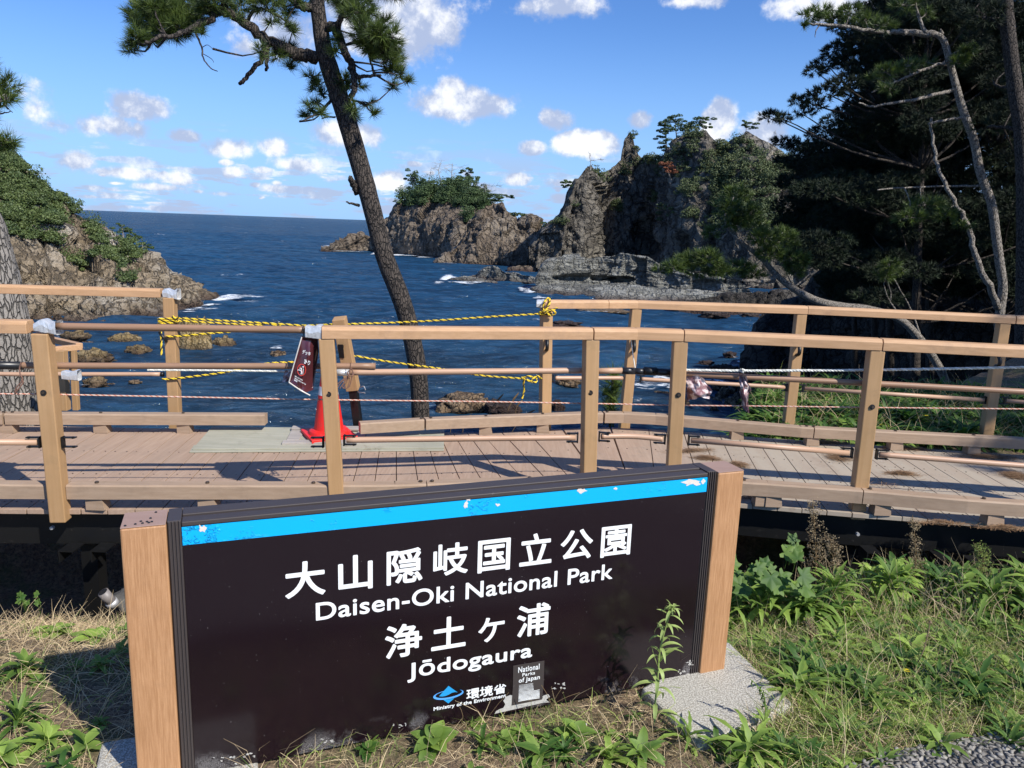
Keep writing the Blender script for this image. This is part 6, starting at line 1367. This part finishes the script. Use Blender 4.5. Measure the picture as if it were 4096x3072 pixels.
for (x, y, kd, sc, lab) in [
    (90, 2700, 3, 1.3, 'leafy weed at the left edge beside the sign shadow'), (60, 2910, 1, 1.25, 'largest bright leafy weed in the lower left corner'), (180, 2985, 0, 1.0, 'leafy weed low in the left corner, right of the largest bright one'), (30, 3050, 2, 1.1, 'small round-leaved weed at the very lower left corner'),
    (330, 3010, 5, 1.3, 'round-leaved weed just left of the left footing'), (380, 2560, 2, 1.2, 'weed with broad leaves above the sign shadow on the left'), (240, 2540, 2, 1.0, 'weed left of the broad-leaved one above the sign shadow'), (490, 2620, 5, 1.0, 'yellowing small weed touching the left sign post'),
    (1730, 2985, 5, 1.3, 'small two-leaved weed under the ministry emblem'), (1940, 3000, 2, 1.1, 'weed below the middle of the sign, left of the white petal'), (2100, 2960, 3, 1.1, 'broad weed under the peeling sticker'), (2160, 3040, 2, 1.3, 'broad weed at the bottom edge below the peeling sticker'), (2300, 2960, 5, 1.2, 'weed beside the white petal'),
    (2440, 3050, 0, 1.0, 'bright weed at the bottom edge in the middle'), (2740, 2970, 4, .9, 'serrated weed in front of the right footing'), (2560, 3030, 3, 1.1, 'flat weed left of the serrated one at the bottom edge'), (3100, 3000, 3, 1.2, 'dark green weed below the right corner of the footing'), (2960, 3060, 5, 1.2, 'small weed at the bottom edge right of centre'),
    (3360, 2960, 1, 1.05, 'large weed left of the pebble path'), (3290, 2880, 0, .9, 'weed above the large one beside the pebble path'), (3250, 2650, 4, .95, 'bright serrated weed right of the sign post foot'), (3120, 2520, 1, .95, 'bright weed close to the right sign post, middle height'), (3020, 2420, 1, .9, 'bright long-leaved weed touching the right sign post'),
    (3380, 2480, 4, 1.0, 'large arching weed in the right weed bed'), (3080, 2330, 3, 1.2, 'broad weed below the grape-like leaves'), (3800, 2420, 4, .9, 'bluish weed at the right, under the dark deck'), (3960, 2480, 1, .95, 'dark weed near the right edge'), (3620, 2700, 0, .8, 'weed under the yellow flower'), (3560, 2840, 0, .8, 'dark weed right of the large one near the pebble path'),
    (3300, 2400, 3, 1.2, 'weed left of the large arching one'), (3700, 2470, 2, 1.1, 'round-leaved patch between the arching and bluish weeds'), (2860, 2900+100, 2, .9, 'small weed hugging the front of the right footing')]:
    weed(x, y, kd, sc, lab)
# nameless small herbs filling in between
Vs = []; Fs = []; As = []; b = 0
for i in range(1400):
    if i < 800: x_, y_ = rnd.uniform(.9, 3.3), rnd.uniform(2.3, 4.35)
    else: x_, y_ = rnd.uniform(-2.3, 1.5), rnd.uniform(1.4, 3.6)
    if onpath(x_, y_+.05) or (i < 800 and rnd.random() < dry(x_, y_)*.75) or (i >= 800 and rnd.random() > dgreen(x_, y_)+.12): continue
    s_, t_ = (np.array([x_, y_])-O[:2])@U[:2], -(np.array([x_, y_])-O[:2])@Nn[:2]
    if -.35 < s_ < .22 and -.32 < t_ < .32: continue
    cf = FOOT; 
    if all(((cf[(q+1) % 4][0]-cf[q][0])*(y_-cf[q][1])-(cf[(q+1) % 4][1]-cf[q][1])*(x_-cf[q][0])) > -.03 for q in range(4)): continue
    V, Fq, A_ = protos[rnd.choice([0, 2, 3, 1, 4, 6, 7, 8, 9, 10, 11] if i < 800 else [2, 5, 3, 7, 8, 9, 11])]; s = rnd.uniform(.3, 1.3 if i < 800 else .9); a = rnd.uniform(0, 6.28); c_, n_ = math.cos(a), math.sin(a)
    Q = V*s; Q = np.stack([Q[:, 0]*c_-Q[:, 1]*n_+x_, Q[:, 0]*n_+Q[:, 1]*c_+y_, Q[:, 2]+gz(x_, y_)], 1); Vs.append(Q); Fs.append(Fq+b); As.append(np.clip(A_+rnd.uniform(-.5, .35), 0, 1)); b += len(Q)
for i in range(170):
    x_ = rnd.uniform(.75, 4.2); y_ = rnd.uniform(3.65, 4.24); V, Fq, A_ = protos[rnd.choice([1, 4, 7, 10, 3, 0])]; s = rnd.uniform(.8, 1.6); a = rnd.uniform(0, 6.28); c_, n_ = math.cos(a), math.sin(a)
    Q = V*[s, s, s*1.2]; Q = np.stack([Q[:, 0]*c_-Q[:, 1]*n_+x_, Q[:, 0]*n_+Q[:, 1]*c_+y_, Q[:, 2]+gz(x_, y_)+rnd.uniform(0, .16)], 1); Vs.append(Q); Fs.append(Fq+b); As.append(np.clip(A_+rnd.uniform(-.3, .45), 0, 1)); b += len(Q)
for i in range(1100):
    x_, y_ = rnd.uniform(2.1, 7.5), rnd.uniform(6.7, 9.2); V, Fq, A_ = protos[rnd.choice([1, 4, 0, 3, 6, 7, 10])]; s = rnd.uniform(.8, 2.1); a = rnd.uniform(0, 6.28); c_, n_ = math.cos(a), math.sin(a)
    Q = V*s; Q = np.stack([Q[:, 0]*c_-Q[:, 1]*n_+x_, Q[:, 0]*n_+Q[:, 1]*c_+y_, Q[:, 2]+gz(x_, y_)], 1); Vs.append(Q); Fs.append(Fq+b); As.append(np.clip(A_+rnd.uniform(-.55, .0), 0, 1)); b += len(Q)
tag(raw('ground_herbs', np.concatenate(Vs), np.concatenate(Fs), M['weed'], attr=np.concatenate(As)), 'low green herbs spread over the ground', 'herbs', kind='stuff')

def stalk_plant(label, path, leaves, mt='weed', r=.004, name='tall_weed'):
    T = thing(name, label, 'weed', tuple(path[0])); P = smoothpath(path, 30)
    V = []; Fs = []; A = []
    mb_ = MB().tube(P, list(np.linspace(r, r*.5, 30)), 7); o = mb_.build('stem', M[mt], T, smooth=True)
    a_ = o.data.attributes.new('tone', 'FLOAT', 'POINT'); a_.data.foreach_set('value', [.75]*len(o.data.vertices))
    for (t, az, el, L, Wd, dr, tone) in leaves:
        leafmesh(V, Fs, A, P[int(t*29)], (math.cos(az)*math.cos(el), math.sin(az)*math.cos(el), math.sin(el)), L, Wd, dr, tone, n=7)
    raw('leaves', np.array(V), np.array(Fs), M[mt], T, attr=A); return T
b0 = onz(2622, 2850, .0); Yp = b0[1]
path = [b0-[0, 0, .05], aty(2622, 2800, Yp), aty(2632, 2700, Yp), aty(2640, 2600, Yp+.01), aty(2660, 2520, Yp+.01), aty(2682, 2450, Yp+.01), aty(2696, 2425, Yp+.01)]
lv = []
for i in range(34):
    t = .08+.9*(i/33)**.85; az = i*2.4+rnd.uniform(-.3, .3); big = 1-.62*t
    lv.append((t, az, rnd.uniform(.1, .9), (.11*big+.02)*rnd.uniform(.7, 1.1), .0095*(1-.5*t), rnd.uniform(1., 2.6), rnd.uniform(.55, 1.)))
M['pale_weed'] = mat('pale_weed_leaves', f_leaf((.14, .22, .05), (.42, .52, .17), .55, .3))
lv += [(.3, math.pi+.1, .35, .115, .011, 1.3, .9), (.38, math.pi*.98, 1.1, .10, .010, -.3, .85), (.55, 0.05, .7, .10, .011, 1.6, .95), (.7, .1, .3, .09, .010, 1.5, .9), (.42, .2, 1.0, .11, .013, .9, .85), (.9, math.pi, 1.2, .05, .007, .5, .8), (.8, math.pi, .8, .06, .008, .8, .9)]
for i in range(26): lv.append((rnd.uniform(.86, .99), rnd.uniform(0, 6.28), rnd.uniform(.2, 1.4), rnd.uniform(.015, .032), .0032, rnd.uniform(.5, 3), rnd.uniform(.7, 1.)))
stalk_plant('tall pale green weed with curling leaves in front of the sign', path, lv, 'pale_weed')
b1 = onz(3056, 2900, 0.); path = [b1, aty(3062, 2850, b1[1]), aty(3058, 2790, b1[1]), aty(3035, 2750, b1[1]), aty(3000, 2715, b1[1])]
stalk_plant('withered curling weed leaning over the right footing', path, [(rnd.uniform(.35, 1), rnd.uniform(0, 6.28), rnd.uniform(-.5, 1), .03, .003, 3, rnd.uniform(.0, .4)) for _ in range(30)]+[(.1, rnd.uniform(0, 6.28), .9, .07, .008, 1., .7) for _ in range(5)], r=.0025)
# feathery withered plants against the dark gap, right
def feathery(label, px_, pyb, pyt, Y, wpx, n, mt='deadflower', name='withered_weed'):
    b_ = aty(px_, pyb, Y); t_ = aty(px_-10, pyt, Y); T = thing(name, label, 'weed', tuple(b_)); mb_ = MB(); TP = []
    P = smoothpath([b_, b_+(t_-b_)*.5+[.01, 0, 0], t_], 14); mb_.tube(P, list(np.linspace(.004, .0015, 14)), 5)
    for i in range(n):
        t = rnd.uniform(.15, 1); p = P[int(t*13)]; w_ = wpx/F*Y*(1.05-t*.6)*rnd.uniform(.4, 1.); az = rnd.uniform(0, 6.28); e = p+np.array([math.cos(az)*w_, math.sin(az)*w_*.8, w_*rnd.uniform(.3, 1.1)])
        m__ = (p+e)/2+[0, 0, -.01]; mb_.tube([p, m__, e], [.0014, .0011, .0008], 3, cap=False)
        for q in range(9): f_ = rnd.uniform(.35, 1.); TP.append(p+(e-p)*f_+npr.normal(0, .010, 3))
    mb_.build('stems', M['straw'], T); TP = np.array(TP); V, Fc_, tone = leafcloud(TP, np.full((len(TP), 3), .006), 5, .0028); raw('flower_heads', V, Fc_, M[mt], T, attr=tone); return T
feathery('big tan feathery withered weed left of the right near post', 3260, 2360, 2010, 3.9, 90, 60)
feathery('tall thin withered weed right of the right near post', 3660, 2330, 2060, 4.05, 48, 34)
feathery('yellowish feathery weed between the two withered ones and the sign', 3330, 2350, 2150, 3.8, 60, 40)
feathery('short brown feathery weed above the serrated one', 3240, 2570, 2470, 3.4, 36, 26)
feathery('fern-like weed at the far right under the walkway', 3930, 2340, 2190, 4.0, 70, 40, 'grass_green')
# broad toothed vine leaves right of the sign
def vine(label, px_, py_, n, wpx, hpx, Y, size):
    c_ = aty(px_, py_, Y); T = thing('vine', label, 'vine', tuple(c_)); V = []; Fs = []; A = []; mb_ = MB()
    for i in range(n):
        q = aty(px_+rnd.uniform(-1, 1)*wpx, py_+rnd.uniform(-1, 1)*hpx, Y+rnd.uniform(-.15, .15)); r_ = size*rnd.uniform(.6, 1.1); az = rnd.uniform(0, 6.28); nn_ = unit(np.array([rnd.uniform(-.4, .4), -.75+rnd.uniform(-.3, .3), .8])); a_ = unit(np.cross(nn_, [math.cos(az), math.sin(az), .3])); b2 = np.cross(nn_, a_); base = len(V); tn = rnd.uniform(0, .35)
        V.append(q-b2*r_*.3); A.append(tn-.1); m_ = 22
        for j in range(m_):
            t = 2*math.pi*j/m_; rr_ = r_*(1+.22*math.cos(5*t)+.10*(-1)**j)*(1-.35*(abs(t-math.pi) < .3)); V.append(q+a_*math.sin(t)*rr_+b2*-math.cos(t)*-rr_+nn_*.12*r_*math.cos(5*t)); A.append(tn+.1)
        Fs += [(base, base+1+j, base+1+(j+1) % m_) for j in range(m_)]
        mb_.tube([q, q+[0, .03, -.10]], .0018, 4)
    raw('leaves', np.array(V), np.array(Fs), M['weed'], T, attr=A); mb_.build('stems', M['grass_green'], T); return T
vine('cluster of broad toothed leaves between the sign and the walkway', 3010, 2310, 20, 90, 60, 3.75, .040)
vine('two drooping broad leaves against the dark gap beside the feathery weed', 3190, 2200, 5, 36, 50, 3.95, .046)
vine('low patch of broad leaves under the feathery weeds', 3130, 2340, 16, 110, 40, 3.7, .045)
vine('small broad-leaved sprig in the dark gap right of the near post', 3580, 2280, 6, 34, 24, 4.1, .036)
vine('tiny green sprig at the far left under the walkway', 110, 2390, 9, 40, 22, 4.3, .022)
# yellow flower on its rosette, flowers beyond the far kerb, white petal
def flower(label, px_, py_, Y, r_, mt='yellow', stem=.1):
    c_ = aty(px_, py_, Y); T = thing('flower', label, 'flower', tuple(c_-[0, 0, stem])); V = []; Fs = []
    for j in range(18):
        t = 2*math.pi*j/18; d = np.array([math.cos(t), math.sin(t)*.8, .25]); s = np.array([-math.sin(t), math.cos(t), 0])*r_*.14; b_ = len(V); V += [c_-s*.4, c_+s*.4, c_+d*r_+s, c_+d*r_-s]; Fs.append((b_, b_+1, b_+2, b_+3))
    raw('petals', np.array(V), np.array(Fs), M[mt], T); MB().tube([c_-[0, 0, stem], c_-[0, 0, stem*.5]+np.array([.005, 0, 0]), c_], .0016, 5).build('stem', M['grass_green'], T); return T
flower('yellow dandelion-like flower in the right weed bed', 3628, 2684, 3.05, .016)
flower('yellow flower beyond the far kerb right of the near post, left bloom', 3530, 1702, 6.95, .030)
flower('yellow flower beyond the far kerb right of the near post, right bloom', 3552, 1708, 7.0, .030)
flower('yellow flower on a thin stalk farther right beyond the far kerb', 3708, 1664, 7.2, .022, stem=.3)
flower('fallen white petal cluster among the weeds below the sign', 2332, 2900, onz(2332, 2905, 0)[1], .014, 'whitepetal', .02)
# seed head stalks
for (x0, y0, x1, y1, Y, lab) in ((3700, 2830, 3806, 2650, 2.95, 'pale bare seed stalk leaning right near the pebble path'), (3640, 2700, 3720, 2495, 3.1, 'pale bare seed stalk curving up beside the yellow flower')):
    a3, b3 = aty(x0, y0, Y), aty(x1, y1, Y+.05); T = thing('seed_stalk', lab, 'weed', tuple(a3)); MB().tube(smoothpath([a3, (a3+b3)/2+[.015, 0, -.01], b3], 12), .0025, 6).build('stem', M['deadflower'], T); MB().lathe([(.002, 0), (.008, .006), (.004, .014)], b3, 10).build('seed_head', M['deadflower'], T)
# grass panicles in front of the sign
for i, (x0, y0, tips) in enumerate([(1985, 2950, ((1880, 2815), (2035, 2770))), (1845, 2900, ((1838, 2828),)), (2230, 2900, ((2165, 2740), (2250, 2750), (2320, 2770))), (2395, 2880, ((2360, 2800), (2430, 2765))), (1760, 2905, ((1770, 2890), (1840, 2912)))]):
    g = onz(x0, y0, .0); T = thing('grass_stalk', ['branching dry grass stalk crossing the ministry lettering', 'single dry grass stalk below the ministry lettering', 'forked dry grass stalk right of the peeling sticker', 'curved dry grass stalk left of the tall pale weed', 'dry grass stalk lying under the emblem'][i], 'grass', tuple(g)); mb_ = MB()
    k0 = aty((x0+tips[0][0])/2+10, (y0+tips[0][1])/2, g[1])
    mb_.tube([g, k0], .0012, 5)
    for t in tips: mb_.tube(smoothpath([k0, (k0+aty(*t, g[1]))/2+[0, 0, .006], aty(*t, g[1])], 8), .0011, 5)
    mb_.build('stems', M['straw'], T)
# clumps beyond the walkway
def tuft(label, px_, py_, Y, L, n, mt='needle', name='young_pine', W=.004, up=.8):
    c_ = aty(px_, py_, Y); P = []; D = []
    for i in range(n): az = rnd.uniform(0, 6.28); P.append(c_+[rnd.gauss(0, .03), rnd.gauss(0, .03), rnd.uniform(-L*2.6, L*.2)]); D.append([math.cos(az), math.sin(az), up])
    V, Fc_ = needles(np.array(P), unit(np.array(D)), 26, L, W, .5); T = thing(name, label, 'tree', tuple(c_-[0, 0, L*3.2])); MB().tube([c_-[0, 0, L*3.2], c_], .012, 6).build('trunk', M['bark'], T)
    raw('crown', V, Fc_, M[mt], T, attr=np.repeat(npr.uniform(.2, 1, n), 26*3)); return T
tuft('young pine shoot growing beyond the kerb between the two right rope posts', 2452, 1500, 7.9, .20, 34)
T = thing('grass_stalk', 'dry plumed grasses leaning right beyond the kerb below the rope knot', 'grass', tuple(aty(1990, 1740, 7.0)))
mb = MB()
for (a, b) in (((1930, 1740), (2015, 1575)), ((2010, 1740), (2075, 1570)), ((2040, 1740), (2140, 1640)), ((2060, 1700), (2090, 1600)), ((1850, 1740), (1885, 1660)), ((1800, 1760), (1830, 1680))):
    a3, b3 = aty(*a, 7.), aty(*b, 7.); mb.tube(smoothpath([a3, a3*.4+b3*.6+[-.03, 0, .02], b3], 9), [.003, .003, .003, .003, .003, .006, .010, .008, .003], 5)
mb.build('stems', M['straw'], T)
# drifts of brown needles on the boards
def drift(label, spots, seed):
    rg = np.random.default_rng(seed); Vs = []; Fs = []; As = []; b_ = 0
    for (x, y, wx, wy, n, ang) in spots:
        c_ = onz(x, y, DZ); sx_, sy_ = wx/F*c_[1], wy/F*c_[1]/.32; q = rg.normal(0, .42, (n, 2))*[sx_, sy_]; ca, sa = math.cos(ang), math.sin(ang); q = np.stack([q[:, 0]*ca-q[:, 1]*sa, q[:, 0]*sa+q[:, 1]*ca], 1)+c_[:2]
        az = ang+rg.normal(0, .7, n); h = np.stack([np.cos(az), np.sin(az), rg.normal(0, .12, n)], 1)*rg.uniform(.02, .06, (n, 1)); s = np.stack([-np.sin(az), np.cos(az), np.zeros(n)], 1)*.0011; z = DZ+.003+rg.random(n)*.022*np.exp(-((q-c_[:2])**2).sum(1)/(sx_*sy_+1e-4)); B = np.c_[q, z]
        V = np.stack([B-h-s, B-h+s, B+h+s, B+h-s], 1).reshape(-1, 3); V[:, 2] = np.maximum(V[:, 2], DZ+.0022); Vs.append(V); Fs.append(np.arange(4*n).reshape(-1, 4)+b_); As.append(np.repeat(rg.random(n), 4)); b_ += len(V)
    return tag(raw('needle_drift', np.concatenate(Vs), np.concatenate(Fs), M['needle_litter'], attr=np.concatenate(As)), label, 'pine needles', kind='stuff')
drift('brown pine needles drifted on the boards and along the kerbs', [(2770, 1805, 22, 40, 260, 1.9), (2830, 1835, 55, 10, 300, .0), (2955, 1862, 35, 16, 240, -.7), (3360, 1832, 55, 22, 420, -.6), (3610, 1897, 70, 8, 300, 0), (4060, 1905, 60, 22, 520, 0), (3300, 1772, 150, 7, 420, 0), (3620, 1795, 130, 10, 420, 0), (3960, 1830, 150, 14, 520, 0), (3760, 2095, 120, 5, 240, 0), (4020, 2115, 110, 5, 260, 0), (1360, 1795, 120, 6, 160, 0), (1480, 1798, 100, 5, 120, 0), (3000, 1990, 60, 8, 80, .5), (3550, 1950, 300, 60, 160, .3)], 31)
rg = np.random.default_rng(4); n = 900; X = rg.uniform(1.6, 4.2, n); Yv = rg.uniform(4.9, 6.2, n); s = rg.uniform(.0015, .004, n)
V = np.stack([np.stack([X-s, Yv, np.full(n, DZ+.0025)], 1), np.stack([X, Yv-s, np.full(n, DZ+.0025)], 1), np.stack([X+s, Yv, np.full(n, DZ+.004)], 1), np.stack([X, Yv+s, np.full(n, DZ+.0045)], 1)], 1).reshape(-1, 3)
tag(raw('grit', V, np.arange(4*n).reshape(-1, 4), M['concrete']), 'pale grit scattered on the right-hand boards', 'grit', kind='stuff')
